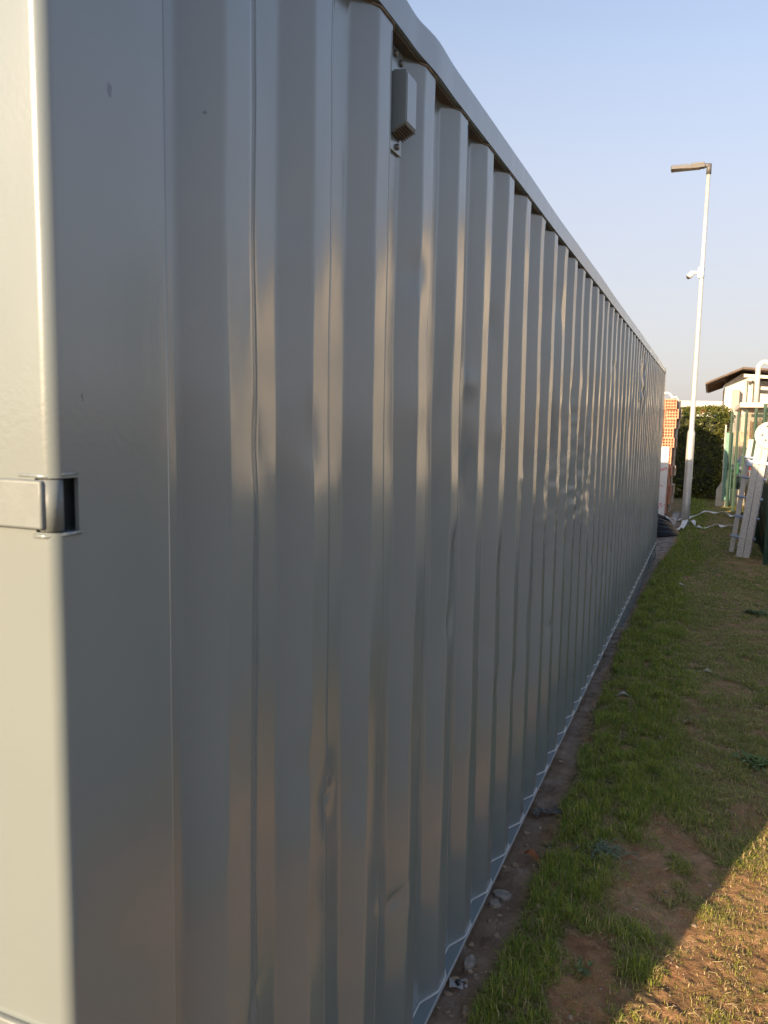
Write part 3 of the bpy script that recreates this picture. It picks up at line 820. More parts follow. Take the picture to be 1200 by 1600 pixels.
# ------------------------------------------------------------------ white plastic tape across the grass
def ribbon(name, pts, w, label, seed):
    r = random.Random(seed); b = MB(); bm = b.bm
    P = []
    for i in range(len(pts) - 1):
        for t in np.linspace(0, 1, 7)[:-1]:
            p0 = Vector(pts[max(i - 1, 0)]); p1 = Vector(pts[i]); p2 = Vector(pts[i + 1]); p3 = Vector(pts[min(i + 2, len(pts) - 1)])
            P.append(0.5 * ((2 * p1) + (p2 - p0) * t + (2 * p0 - 5 * p1 + 4 * p2 - p3) * t * t + (3 * p1 - p0 - 3 * p2 + p3) * t ** 3))
    P.append(Vector(pts[-1]))
    rows = []
    for i, p in enumerate(P):
        t = (P[min(i + 1, len(P) - 1)] - P[max(i - 1, 0)]).normalized(); s = Vector((-t.y, t.x, 0)).normalized()
        tw = 0.9 * math.sin(i * 0.55 + seed); s = (s * math.cos(tw) + Vector((0, 0, 1)) * math.sin(tw) * 0.55)
        ww = w * (0.6 + 0.5 * abs(math.sin(i * 0.37 + seed * 2)))
        q = p + Vector((0, 0, 0.035 + 0.02 * math.sin(i * 0.8)))
        n = t.cross(s).normalized() * 0.004
        rows.append([bm.verts.new(q + s * ww + n), bm.verts.new(q - s * ww + n), bm.verts.new(q - s * ww - n), bm.verts.new(q + s * ww - n)])
    for a, c in zip(rows[:-1], rows[1:]):
        for k in range(4): bm.faces.new((a[k], a[(k + 1) % 4], c[(k + 1) % 4], c[k]))
    bm.faces.new(rows[0]); bm.faces.new(rows[-1])
    return tag(b.build(name, TAPE), label, "plastic tape")
TAPE = mat("white_tape", (0.74, 0.72, 0.68), 0.5, var=0.05)
ribbon("plastic_tape", [(-0.353, 18.05, 0), (-0.15, 19.45, 0.01), (0.12, 20.05, 0.02), (0.46, 19.7, 0.03), (0.60, 19.2, 0.03), (0.72, 18.8, 0.04)], 0.045, "white plastic tape arching over the grass, the one farther from the camera", 1)
ribbon("plastic_tape", [(-0.243, 17.75, 0.03), (-0.15, 16.95, 0.01), (-0.05, 16.85, 0.0), (0.24, 17.3, 0.01), (0.42, 17.2, 0.02), (0.66, 17.1, 0.03)], 0.045, "white plastic tape lying straight across the grass towards the ladder foot", 2)
ribbon("plastic_tape", [(-0.85, 18.6, 0.02), (-0.70, 18.0, 0.03), (-0.565, 17.8, 0.02), (-0.46, 18.0, 0.01), (-0.38, 18.6, 0.0)], 0.05, "white plastic tape on the rubble between brick stack and lamp post", 3)
ribbon("plastic_tape", [(-0.46, 15.9, 0.03), (-0.40, 16.3, 0.06), (-0.33, 16.7, 0.15)], 0.05, "short white tape hanging from the lamp post foot to the black pipes", 4)

# slab of old concrete by the bricks
b = MB(); b.box((-1.15, 17.95, 0.02), (1.2, 2.6, 0.06), bev=0.01); o = b.build("concrete_slab", CONC); tag(o, "worn pale concrete slab under the brick stack and board pack", "slab")

# ------------------------------------------------------------------ foliage helper
LEAF = leafcol_mat("leaf", 0.4, 0.3)
def leaf_cloud(name, centers, size, cols, parent, normals=None):
    n = len(centers)
    C0 = np.asarray(centers)
    d = RNG.normal(size=(n, 3)); d /= np.linalg.norm(d, axis=1)[:, None]
    if normals is not None: 
        d = d * 0.8 + normals; d /= np.linalg.norm(d, axis=1)[:, None]
    t = RNG.normal(size=(n, 3)); t -= d * (t * d).sum(1)[:, None]; t /= np.linalg.norm(t, axis=1)[:, None]
    s = np.cross(d, t)
    L = size * RNG.uniform(0.6, 1.3, (n, 1)); Wd = L * 0.5
    fold = d * L * 0.12
    P = np.stack([C0 - t * L * .5, C0 + s * Wd * .5 + fold, C0 + t * L * .5, C0 - s * Wd * .5 + fold], 1)
    base = (np.arange(n) * 4)[:, None]
    loops = np.concatenate([base + np.array([[0, 1, 2]]), base + np.array([[0, 2, 3]])], 1).ravel()
    me = fast_mesh(name, P.reshape(-1, 3), loops, np.full(2 * n, 3), LEAF, False)
    ca = me.color_attributes.new("col", 'FLOAT_COLOR', 'POINT')
    c4 = np.ones((n * 4, 4), dtype=np.float32); c4[:, :3] = np.repeat(cols, 4, axis=0)
    ca.data.foreach_set('color', c4.ravel())
    return link(bpy.data.objects.new(name, me), parent)
def shell_points(x0, x1, y0, y1, z0, z1, n, r=0.35, lump=0.26, seed=3):
    """points close to the surface of a lumpy rounded box"""
    c = np.array([(x0 + x1) / 2, (y0 + y1) / 2, (z0 + z1) / 2]); hsz = np.array([(x1 - x0) / 2, (y1 - y0) / 2, (z1 - z0) / 2])
    P = RNG.uniform(-1, 1, (n * 2, 3)) * hsz
    ax = RNG.choice(3, n * 2, p=np.array([hsz[1] * hsz[2], hsz[0] * hsz[2], hsz[0] * hsz[1]]) / (hsz[1] * hsz[2] + hsz[0] * hsz[2] + hsz[0] * hsz[1]))
    sg = RNG.choice([-1, 1], n * 2)
    P[np.arange(n * 2), ax] = sg * hsz[ax]
    inner = np.clip(np.abs(P) - (hsz - r), 0, None); rr_ = np.linalg.norm(inner, axis=1)
    k = np.where(rr_ > r, r / np.maximum(rr_, 1e-6), 1.0)
    P = np.sign(P) * (np.minimum(np.abs(P), hsz - r) + inner * k[:, None])
    N = inner * np.sign(P); N /= np.maximum(np.linalg.norm(N, axis=1), 1e-6)[:, None]
    lm = (fbm(N1, (P[:, 0] + P[:, 1]) * 1.8 + seed, P[:, 2] * 1.8 + seed * 2, 4) - 0.5) * 2 * lump
    depth = -np.abs(RNG.normal(0, 0.09, n * 2))
    P = P + N * (lm + depth)[:, None] + c
    return P[:n], N[:n]

def shrub(name, label, box, n, size, c_dark, c_light, seed, stems):
    x0, x1, y0, y1, z0, z1 = box
    root = thing(name, label, "hedge", ((x0 + x1) / 2, (y0 + y1) / 2, 0))
    P, N = shell_points(x0, x1, y0, y1, z0, z1, n, seed=seed)
    t = np.clip(fbm(N2, P[:, 0] * 3 + seed, P[:, 2] * 3, 3) * 1.3 - 0.15 + RNG.normal(0, .18, n), 0, 1)[:, None]
    cols = np.array(c_dark) * (1 - t) + np.array(c_light) * t
    off = np.array([(x0 + x1) / 2, (y0 + y1) / 2, 0])
    leaf_cloud("foliage", P - off, size, cols, root, N * 0.7)
    b = MB(); b.box((0, 0, (z0 + z1) / 2), (x1 - x0 - 0.42, y1 - y0 - 0.42, z1 - z0 - 0.42), bev=0.2); b.build("inner_twigs", mat("inner_twig", (0.02, 0.025, 0.012), 0.95), root)
    b = MB(); rs = random.Random(seed)
    for i in range(stems):
        b = MB(); x = rs.uniform(x0 + .3, x1 - .3) - off[0]; b.tube([(x, 0, -0.05), (x + rs.uniform(-.05, .05), 0.02, 0.5), (x + rs.uniform(-.15, .15), 0, 1.1)], [0.03, 0.025, 0.015], 7); b.build("stem", PALLET, root)
    return root
shrub("hedge", "clipped evergreen hedge behind the lamp post, its upper part lit by the sun", (-1.95, 0.52, 24.0, 25.5, 0.06, 2.58), 17000, 0.085, (0.03, 0.052, 0.010), (0.17, 0.165, 0.028), 3, 8)
shrub("hedge", "second hedge continuing behind the brick stack to the left", (-5.2, -1.75, 24.2, 25.6, 0.06, 2.42), 9000, 0.09, (0.03, 0.052, 0.010), (0.16, 0.155, 0.025), 9, 10)

# unseen shed added behind the container, roof outline shaped to shade the hedge
shd = thing("shadow_shed", "added unseen shed behind the container, its roof shaped to shade the hedge", "shed", (0, 0, 0))
b = MB(); b.box((-4.6, 16.9, 1.7), (4.0, 6.0, 3.4)); b.build("wall", mat("shadow_shed_boards", (0.22, 0.15, 0.10), 0.9, var=0.25, scale=5), shd)
b = MB(); b.prism([(13.4, 4.1), (14.6, 5.02), (17.05, 4.52), (18.8, 3.95), (20.4, 3.40), (20.4, 3.30), (13.4, 3.39)], 0, -6.7, -2.52); b.build("roof", ROOFB, shd)

# ------------------------------------------------------------------ fence
posts = [(0.87, -2.4), (0.87, 0.1), (0.87, 2.6), (0.87, 5.15), (0.87, 7.7), (0.87, 10.2), (0.868, 12.72), (0.868, 15.2), (0.835, 17.5), (0.735, 19.35), (0.615, 20.75), (0.50, 22.1)]
FN = thing("mesh_fence", "green welded wire mesh fence with square posts along the right of the grass", "fence", (0, 0, 0))
for (x, y) in posts:
    b = MB(); gz = float(g_lin(y)); b.box((x, y, gz + 1.2), (0.06, 0.06, 2.46), bev=0.004); p_ = b.build("post", GREEN, FN)
    b = MB(); b.box((x, y, gz + 2.437), (0.068, 0.068, 0.016), bev=0.003); b.build("post_cap", GREEN, p_)
for (a, c) in zip(posts[:-1], posts[1:]):
    b = MB(); a = Vector((a[0], a[1], float(g_lin(a[1])))); c = Vector((c[0], c[1], float(g_lin(c[1]))))
    L = (c - a).length; u = (c - a) / L
    nw = int(L / 0.06)
    far = a.y > 10
    for i in range(1, nw):
        p = a + u * (L * i / nw); b.tube([p + Vector((0, 0, 0.06)), p + Vector((0, 0, 2.36))], 0.0016, 3, cap=False)
    for z in np.arange(0.1, 2.36, 0.2): b.tube([a + Vector((0, 0, z)), c + Vector((0, 0, z))], 0.0015, 3, cap=False)
    b.build("mesh_panel", GREEN, FN, normals=False)

# ------------------------------------------------------------------ folded ladder leaning on the fence
SPECK = None
def speck_mat():
    m, n, l, p = new_mat("speckled_white")
    tc = n.new('ShaderNodeTexCoord')
    v = n.new('ShaderNodeTexNoise'); v.inputs['Scale'].default_value = 70; v.inputs['Detail'].default_value = 5; v.inputs['Roughness'].default_value = 0.65
    l.new(tc.outputs['Object'], v.inputs['Vector'])
    r = n.new('ShaderNodeValToRGB'); r.color_ramp.elements[0].position = 0.36; r.color_ramp.elements[0].color = (0.22, 0.21, 0.21, 1)
    r.color_ramp.elements[1].position = 0.52; r.color_ramp.elements[1].color = (0.50, 0.485, 0.475, 1)
    l.new(v.outputs['Fac'], r.inputs['Fac']); l.new(r.outputs['Color'], p.inputs['Base Color']); p.inputs['Roughness'].default_value = 0.6
    return m
SPECK = speck_mat()
BLUE = mat("blue_grey_rung", (0.34, 0.42, 0.58), 0.4, 0.3, var=0.15)
LD = thing("folding_ladder", "paint splashed white folding ladder with blue rungs leaning on the green fence", "ladder", (0.58, 13.3, 0.0))
LD.rotation_euler = (0, rad(5.6), 0)
for sx in (-0.049, 0.049):
    b = MB(); b.box((sx, 0, 0.94), (0.094, 0.035, 1.86), bev=0.006); b.build("stile", SPECK, LD)
b = MB(); b.box((-0.16, 0.22, 0.94), (0.075, 0.04, 1.8), bev=0.006); b.build("stile", SPECK, LD)
b = MB(); b.box((0.09, 0.24, 0.94), (0.075, 0.04, 1.8), bev=0.006); b.build("stile", SPECK, LD)
for z in (0.30, 0.62, 0.93, 1.24, 1.55):
    b = MB(); b.tube([(-0.215, 0.20, z), (0.15, 0.20, z)], 0.019, 10); b.tube([(-0.165, 0.055, z + .01), (0.145, 0.055, z + .01)], 0.017, 10); b.build("rung", BLUE, LD)
b = MB(); b.box((0.07, -0.02, 1.50), (0.46, 0.03, 0.05), bev=0.005); b.box((-0.14, -0.022, 1.47), (0.09, 0.06, 0.10), bev=0.015); b.build("spreader_bar", BLUE, LD)
b = MB()
disc = [(0.205 * math.cos(a) + 0.070, 0.205 * math.sin(a) + 1.93) for a in np.linspace(0, 2 * math.pi, 29)[:-1]]
b.prism(disc, 1, -0.045, -0.0185); hp = b.build("hinge_plate", SPECK, LD)
b = MB()
for (x, z) in ((-0.03, 1.92), (0.085, 1.90), (0.03, 1.85), (0.17, 2.0), (0.02, 2.06)): b.tube([(x, -0.0475, z), (x, -0.043, z)], 0.014, 10)
b.build("bolt_hole", DARK, hp)

# dry creeper and brown reed behind the ladder at the fence foot
def weeds(name, label, x0, x1, y0, y1, h, n, colA, colB, seed):
    r = np.random.default_rng(seed)
    V = []; Cc = []
    X = r.uniform(x0, x1, n); Y = r.uniform(y0, y1, n); H = h * r.uniform(0.4, 1.0, n); a = r.uniform(0, 6.28, n); w = 0.011
    sx, sy = np.cos(a) * w, np.sin(a) * w; lx, ly = r.normal(0, .09, n) * H, r.normal(0, .09, n) * H
    z = ground_z(X, Y) - 0.01
    P = np.stack([np.stack([X - sx, Y - sy, z], -1), np.stack([X + sx, Y + sy, z], -1), np.stack([X + lx + sx * .4, Y + ly + sy * .4, z + H], -1), np.stack([X + lx - sx * .4, Y + ly - sy * .4, z + H], -1)], 1)
    me = fast_mesh(name, P.reshape(-1, 3), np.arange(n * 4), np.full(n, 4), LEAF)
    t = r.random((n, 1)); cols = np.array(colA) * (1 - t) + np.array(colB) * t
    ca = me.color_attributes.new("col", 'FLOAT_COLOR', 'POINT'); c4 = np.ones((n * 4, 4), dtype=np.float32); c4[:, :3] = np.repeat(cols, 4, axis=0)
    ca.data.foreach_set('color', c4.ravel())
    return tag(link(bpy.data.objects.new(name, me)), label, "weeds", kind='stuff')
weeds("dry_weeds", "dry brown weeds growing along the foot of the fence behind the ladder", 0.90, 1.25, 13.0, 21.0, 0.95, 2600, (0.10, 0.065, 0.035), (0.07, 0.075, 0.03), 5)

# ------------------------------------------------------------------ end pier, green screen, low wall
b = MB(); b.prism([(0.235, -0.05), (0.545, -0.05), (0.545, 0.70), (0.40, 0.70), (0.245, 0.42)], 1, 22.25, 22.55); o = b.build("concrete_pier", CREAM); tag(o, "cream concrete pier with sloped head at the far end of the fence", "pier")
SCR = mat("green_shade_net", (0.16, 0.30, 0.24), 0.8, var=0.25, scale=25)
b = MB(); b.box((0.475, 22.18, 1.05), (0.19, 0.02, 1.75)); o = b.build("shade_net", SCR); tag(o, "narrow green shade net tied on the last fence post", "shade net")
b = MB(); b.box((0.375, 22.20, 1.15), (0.035, 0.05, 1.95)); o = b.build("timber_stake", CREAM); tag(o, "pale timber stake beside the green shade net", "stake")
b = MB(); b.box((2.6, 22.9, 0.17), (4.0, 0.18, 0.50), bev=0.01); o = b.build("low_wall", CONC); tag(o, "low pale concrete wall beyond the fence in front of the silver car", "wall")
b = MB()
b.box((0.66, 21.3, 1.05), (0.12, 0.12, 0.28), bev=0.02); o = b.build("junction_box", mat("green_box", (0.012, 0.11, 0.05), 0.4)); tag(o, "small bright green box fixed between the far fence posts", "box")

# ------------------------------------------------------------------ silver car
CARP = mat("silver_car_paint", (0.55, 0.56, 0.58), 0.25, 0.5, var=0.03)
GLASS = mat("car_glass", (0.06, 0.075, 0.09), 0.08)
TYRE = mat("tyre", (0.02, 0.02, 0.02), 0.8)
REDL = mat("red_lens", (0.62, 0.025, 0.03), 0.15)
BLK = mat("black_trim", (0.03, 0.03, 0.032), 0.6)
CAR = thing("parked_car", "silver estate car with red rear lights parked beyond the green fence", "car", (0.77, 24.4, 0.03), 0)
CAR.scale = (0.9, 0.9, 0.9)
CAR.rotation_euler = (0, 0, rad(-70))      # drives away along its own +Y
b = MB()
def car_rings():
    # outline along length (y), half-width 0.88, lower body
    secs = [(0.00, 0.42, 0.95, 0.76), (0.06, 0.28, 1.00, 0.84), (0.5, 0.22, 1.02, 0.88), (2.9, 0.22, 0.98, 0.88), (3.7, 0.24, 0.90, 0.86), (4.25, 0.30, 0.78, 0.76), (4.35, 0.4, 0.68, 0.66)]
    rows = []
    for (y, zb, zt, hw) in secs:
        rows.append([b.bm.verts.new(v) for v in ((-hw * .94, y, zb), (-hw, y, zb + .14), (-hw, y, zt - .12), (-hw * .93, y, zt), (hw * .93, y, zt), (hw, y, zt - .12), (hw, y, zb + .14), (hw * .94, y, zb))])
    for r0, r1 in zip(rows[:-1], rows[1:]):
        for k in range(8): b.bm.faces.new((r0[k], r0[(k + 1) % 8], r1[(k + 1) % 8], r1[k]))
    b.bm.faces.new(rows[0]); b.bm.faces.new(rows[-1])
car_rings()
body = b.build("body", CARP, CAR)
b = MB()
rows = []
for (y, z, hw) in ((0.10, 0.99, 0.79), (0.42, 1.42, 0.66), (0.9, 1.47, 0.66), (2.2, 1.45, 0.64), (3.05, 0.98, 0.76)):
    rows.append([b.bm.verts.new(v) for v in ((-hw, y, z), (hw, y, z))])
low = [[b.bm.verts.new(v) for v in ((-0.82, y, 0.97), (0.82, y, 0.97))] for y in (0.10, 0.42, 0.9, 2.2, 3.05)]
for i in range(4):
    b.bm.faces.new((rows[i][0], rows[i][1], rows[i + 1][1], rows[i + 1][0]))
    b.bm.faces.new((rows[i][0], rows[i + 1][0], low[i + 1][0], low[i][0])); b.bm.faces.new((rows[i][1], low[i][1], low[i + 1][1], rows[i + 1][1]))
cab = b.build("cabin", CARP, CAR)
b = MB()
rot = Matrix.Rotation(math.atan2(0.32, 0.43), 3, 'X')
b.box((0, 0.245, 1.215), (1.18, 0.012, 0.40), Matrix.Rotation(rad(-36.6), 3, 'X')); b.build("rear_window", GLASS, cab)
for s in (-1, 1):
    b = MB()
    poly = [(0.62, 1.03), (0.75, 1.36), (1.45, 1.39), (1.45, 1.03)]; poly2 = [(1.52, 1.03), (1.52, 1.39), (2.1, 1.38), (2.65, 1.06)]
    for pl in (poly, poly2):
        vs = [b.bm.verts.new((s * (0.835 - (z - 0.97) * 0.33), y, z)) for (y, z) in pl]; b.bm.faces.new(vs)
    b.build("side_window", GLASS, cab)
    b = MB(); b.box((s * 0.70, 0.0, 0.82), (0.26, 0.10, 0.20), bev=0.02); b.box((s * 0.76, 0.10, 1.02), (0.07, 0.12, 0.12), bev=0.02); b.build("tail_light", REDL, CAR)
    for y in (0.82, 3.35):
        b = MB(); b.tube([(s * 0.70, y, 0.30), (s * 0.89, y, 0.30)], 0.315, 24); w = b.build("wheel", TYRE, CAR)
        b = MB(); b.tube([(s * 0.885, y, 0.30), (s * 0.897, y, 0.30)], 0.20, 20)
        b.build("rim", CARP, w)
        b = MB()
        for k in range(5): b.box((s * 0.899, y + 0.11 * math.cos(k * 1.257 + .3), 0.30 + 0.11 * math.sin(k * 1.257 + .3)), (0.008, 0.07, 0.07))
        b.build("rim_gap", TYRE, w)
b = MB(); b.box((0, -0.01, 0.47), (1.5, 0.10, 0.16), bev=0.02); b.build("rear_bumper", BLK, CAR)
b = MB(); b.box((0, -0.02, 0.80), (0.52, 0.05, 0.11)); b.build("number_plate", WHITE, CAR)

# ------------------------------------------------------------------ buildings beyond
# flat roofed outbuilding with a flue
OB = thing("outbuilding", "low pinkish outbuilding with cream flat roof edge beyond the fence", "outbuilding", (0, 0, 0))
b = MB(); b.box((2.85, 33.0, 1.4), (3.5, 5.6, 2.8)); w_ = b.build("wall", PINKW, OB)
b = MB(); b.box((2.85, 32.9, 2.87), (3.9, 6.4, 0.17), bev=0.01); b.build("flat_roof", CREAM, OB)
b = MB(); b.box((1.95, 30.185, 2.52), (1.3, 0.03, 0.10)); b.build("opening", DARK, OB)
b = MB(); b.box((1.06, 30.17, 1.42), (0.16, 0.06, 2.74)); b.build("corner_pillar", CREAM, OB)
# reed screen in front of it
RS = thing("reed_screen", "tan reed screen standing in front of the pinkish outbuilding", "screen", (0, 0, 0))
b = MB(); rs = random.Random(8)
x = 0.52
while x < 2.9:
    w2 = rs.uniform(0.018, 0.04); b.box((x, 28.6 + rs.uniform(-.01, .01), 0.99 + rs.uniform(-.02, .02)), (w2, 0.02, 1.94)); x += w2 + rs.uniform(0.004, 0.016)
b.build("reeds", REED, RS)
b = MB(); b.box((1.7, 28.62, 1.93), (2.4, 0.03, 0.03)); b.box((1.7, 28.62, 0.8), (2.4, 0.03, 0.03)); b.build("rail", PALLET, RS)
b = MB(); 
x = 1.2
while x < 2.2:
    w2 = rs.uniform(0.03, 0.06); b.box((x, 27.9 + rs.uniform(-.02, .02), 1.2 + rs.uniform(-.12, .05)), (w2, 0.03, 2.35)); x += w2 + 0.008
o = b.build("dry_thatch_panel", DRYBROWN); tag(o, "dark brown dry thatch panel behind the fence post by the outbuilding", "screen")
# tall tan block to the right of the outbuilding: its sunlit gable is what the ribs mirror
AB = thing("apartment_block", "tall tan rendered block with a low gable roof standing to the right of the outbuilding", "building", (0, 0, 0))
b = MB(); b.prism([(5.4, -0.02), (18.2, -0.02), (18.2, 5.6), (9.4, 9.6), (5.4, 8.0)], 1, 28.2, 38.0); b.build("wall", mat("tan_render", (0.40, 0.378, 0.36), 0.9, var=0.12, scale=0.6), AB)
b = MB(); b.prism([(4.9, 7.95), (9.4, 9.76), (18.9, 5.44), (18.9, 5.31), (9.4, 9.61), (4.9, 7.82)], 1, 27.7, 38.4); b.build("roof", ROOFB, AB)
for fl in range(2):
    for k in range(4):
        b = MB(); b.box((7.2 + k * 3.0, 28.19, 2.0 + fl * 2.8), (1.0, 0.06, 1.4)); wdw = b.build("window", GLASS, AB)
        b = MB(); b.box((7.2 + k * 3.0, 28.15, 1.27 + fl * 2.8), (1.2, 0.14, 0.06)); b.build("sill", CREAM, wdw)
# bent silver flue
FL = thing("flue_pipe", "silver flue pipe with a hooked top rising above the outbuilding roof", "flue", (1.43, 30.6, 2.9))
b = MB()
pts = [(0, 0, 0), (0.0, 0, 1.22)] + [(0.21 - 0.21 * math.cos(a), 0, 1.22 + 0.26 * math.sin(a)) for a in np.linspace(0.15, 2.4, 12)] + [(0.47, 0, 1.32)]
b.tube(pts, 0.085, 14); b.build("pipe", mat("bright_steel", (0.72, 0.71, 0.69), 0.35, 0.4), FL)
b = MB(); b.tube([(0, 0, 0.6), (0, 0, 0.63)], 0.092, 14); b.tube([(0, 0, 1.15), (0, 0, 1.19)], 0.092, 14); b.build("clamp", GALV, FL)
# white house
HS = thing("white_house", "white house with a brown pitched roof and wide eaves behind the outbuilding", "house", (0, 0, 0))
b = MB(); b.prism([(0.60, -0.02), (2.0, -0.02), (2.0, 4.78), (1.38, 4.95), (0.60, 4.40)], 1, 45.0, 53.0); b.build("wall", STUCCO, HS)
b = MB(); b.box((6.0, 49.5, 2.3), (8.0, 6.9, 4.6)); b.build("wing_wall", STUCCO, HS)
def slab(pts, th, y0, y1):
    return [(x, z) for x, z in pts] + [(x, z - th) for x, z in reversed(pts)], y0, y1
b = MB(); pl, a0, a1 = slab([(-0.36, 4.43), (1.36, 5.20), (9.5, 4.55)], 0.095, 43.9, 54); b.prism(pl, 1, a0, a1); b.build("roof", ROOFB, HS)
b = MB()
for i in range(7): 
    y = 44.3 + i * 1.35
    b.prism([(-0.25, 4.33), (0.60, 4.71), (0.60, 4.59), (-0.25, 4.25)], 1, y, y + 0.11)
b.build("rafter", mat("dark_rafter", (0.09, 0.055, 0.04), 0.8), HS)
b = MB(); b.prism([(1.42, 4.86), (9.3, 4.25), (9.3, 4.10), (1.42, 4.70)], 1, 43.98, 44.12); b.build("gutter_beam", CREAM, HS)
b = MB(); b.tube([(1.58, 44.85, 4.62), (1.58, 44.85, 2.2)], 0.06, 10); b.tube([(1.88, 44.85, 4.58), (1.88, 44.85, 2.2)], 0.05, 10); b.build("downpipe", CREAM, HS)
b = MB(); b.box((1.12, 44.7, 3.45), (0.34, 0.55, 1.3)); b.prism([(0.72, 0), (1.45, 0), (1.45, 3.0), (1.0, 3.0), (0.72, 2.55)], 1, 44.45, 44.98); b.build("annex", GREYW, HS)
# long warehouse far behind the hedge
WH = thing("warehouse", "long pale grey warehouse with a flat roof far behind the hedge", "warehouse", (0, 0, 0))
b = MB(); b.box((-14, 90, 2.1), (34, 16, 4.2)); b.build("wall", mat("pale_cladding", (0.62, 0.60, 0.58), 0.6, var=0.06), WH)
b = MB(); b.prism([(-31.5, 5.15), (3.3, 4.75), (3.3, 4.2), (-31.5, 4.2)], 1, 81.4, 98.5); b.build("roof", mat("grey_roof_sheet", (0.40, 0.38, 0.37), 0.6), WH)
b = MB(); b.box((-13.9, 81.85, 4.32), (34.4, 0.2, 0.12)); b.build("eaves_trim", WHITE, WH)
b = MB(); b.box((-0.60, 81.9, 3.92), (0.62, 0.12, 0.42)); b.build("red_panel", mat("red_panel", (0.55, 0.06, 0.05), 0.6), WH)
for x in (-3.4, -2.4, 0.4, 1.3):
    b = MB(); b.box((x, 81.93, 3.6), (0.7, 0.1, 0.7)); b.build("window", GLASS, WH)

FRAG = mat('dusty_mortar', (0.26, 0.225, 0.19), 0.95, var=0.35, scale=30, bump=0.6, bscale=90)
# ------------------------------------------------------------------ small things on the ground
def gp(x, y): return (x, y, float(ground_z(x, y)))
cd = thing("paper_tag", "small white paper tag with a dark printed blot on the bare soil by the container", "tag", gp(-0.635, 2.225), rad(18))
b = MB(); bm = b.bm
vs = []
for i in range(6):
    for j in range(3):
        vs.append(bm.verts.new((-0.028 + i * 0.0112, -0.022 + j * 0.022, 0.006 + 0.004 * math.sin(i * 1.1 + j))))
for i in range(5):
    for j in range(2): bm.faces.new((vs[i * 3 + j], vs[(i + 1) * 3 + j], vs[(i + 1) * 3 + j + 1], vs[i * 3 + j + 1]))
r_ = bmesh.ops.solidify(bm, geom=list(bm.faces), thickness=0.001)
b.build("card", mat("card", (0.66, 0.64, 0.62), 0.7), cd)
b = MB(); b.blob((0.001, 0.0, 0.0105), (0.011, 0.010, 0.0022), 3, 2, 0.5); b.blob((0.014, 0.003, 0.010), (0.005, 0.003, 0.002), 5, 1, 0.4); b.build("printed_blot", DARK, cd)
for i, (x, y, s, lab) in enumerate(((-0.628, 2.33, (0.028, 0.045, 0.010), "pale crumbled mortar lump beside the small paper tag"), (-0.632, 2.78, (0.045, 0.035, 0.010), "larger pale concrete fragment lying by the container sill"), (-0.640, 2.705, (0.026, 0.03, 0.009), "smaller pale concrete fragment broken off the larger one"))):
    rf_ = random.Random(i + 4); pl = [((s[0] * (0.75 + rf_.uniform(-.25, .25)) * math.cos(q)), (s[1] * (0.75 + rf_.uniform(-.25, .25)) * math.sin(q))) for q in np.linspace(0, 6.283, 12)[:-1]]
    b = MB(); b.prism(pl, 2, -0.01, s[2]); bmesh.ops.bevel(b.bm, geom=[e_ for e_ in b.bm.edges if all(v.co.z > 0 for v in e_.verts)], offset=0.004, segments=2, affect='EDGES'); o = b.build("concrete_fragment", FRAG); o.location = Vector(gp(x, y)) + Vector((0, 0, 0.003)); tag(o, lab, "rubble")
def leaf(x, y, L, Wd, rz, colr, lab):
    b = MB(); bm = b.bm; rows = []
    for i in range(9):
        t = i / 8; w = Wd * math.sin(math.pi * min(1, t * 1.02 + 0.02)) ** 0.8 * (1 + 0.25 * math.sin(i * 2.3))
        z = 0.012 + 0.012 * math.sin(t * 5)
        rows.append([bm.verts.new((t * L - L / 2, -w, z + 0.008)), bm.verts.new((t * L - L / 2, 0, z)), bm.verts.new((t * L - L / 2, w, z + 0.010))])
    for a, c in zip(rows[:-1], rows[1:]):
        for k in range(2): bm.faces.new((a[k], a[k + 1], c[k + 1], c[k]))
    bmesh.ops.solidify(bm, geom=list(bm.faces), thickness=0.0012)
    b.tube([(-L / 2 - 0.035, 0.004, 0.012), (-L / 2, 0, 0.012)], 0.0016, 5)
    o = b.build("fallen_leaf", mat("leaf_" + str(len(bpy.data.materials)), colr, 0.7, var=0.25, scale=30)); o.location = gp(x, y); o.rotation_euler = (0.1, 0.05, rz)
    return tag(o, lab, "leaf")
leaf(-0.575, 3.07, 0.075, 0.02, -0.2, (0.42, 0.17, 0.07), "orange brown fallen leaf on the bare strip by the container")
leaf(-0.47, 2.70, 0.05, 0.013, 0.7, (0.30, 0.23, 0.12), "dull tan fallen leaf caught in the near grass")
leaf(-0.21, 10.3, 0.10, 0.045, 0.4, (0.65, 0.6, 0.5), "pale fallen leaf on the grass far along the container")
leaf(0.10, 6.38, 0.09, 0.035, 0.2, (0.55, 0.5, 0.38), "pale yellowish fallen leaf on the middle of the grass")
leaf(-0.43, 5.4, 0.09, 0.02, 0.5, (0.5, 0.5, 0.48), "pale grey fallen leaf at the edge of the lush grass")
leaf(-0.03, 5.1, 0.08, 0.03, 1.1, (0.38, 0.28, 0.15), "curled brown fallen leaf beside the worn grass patch")
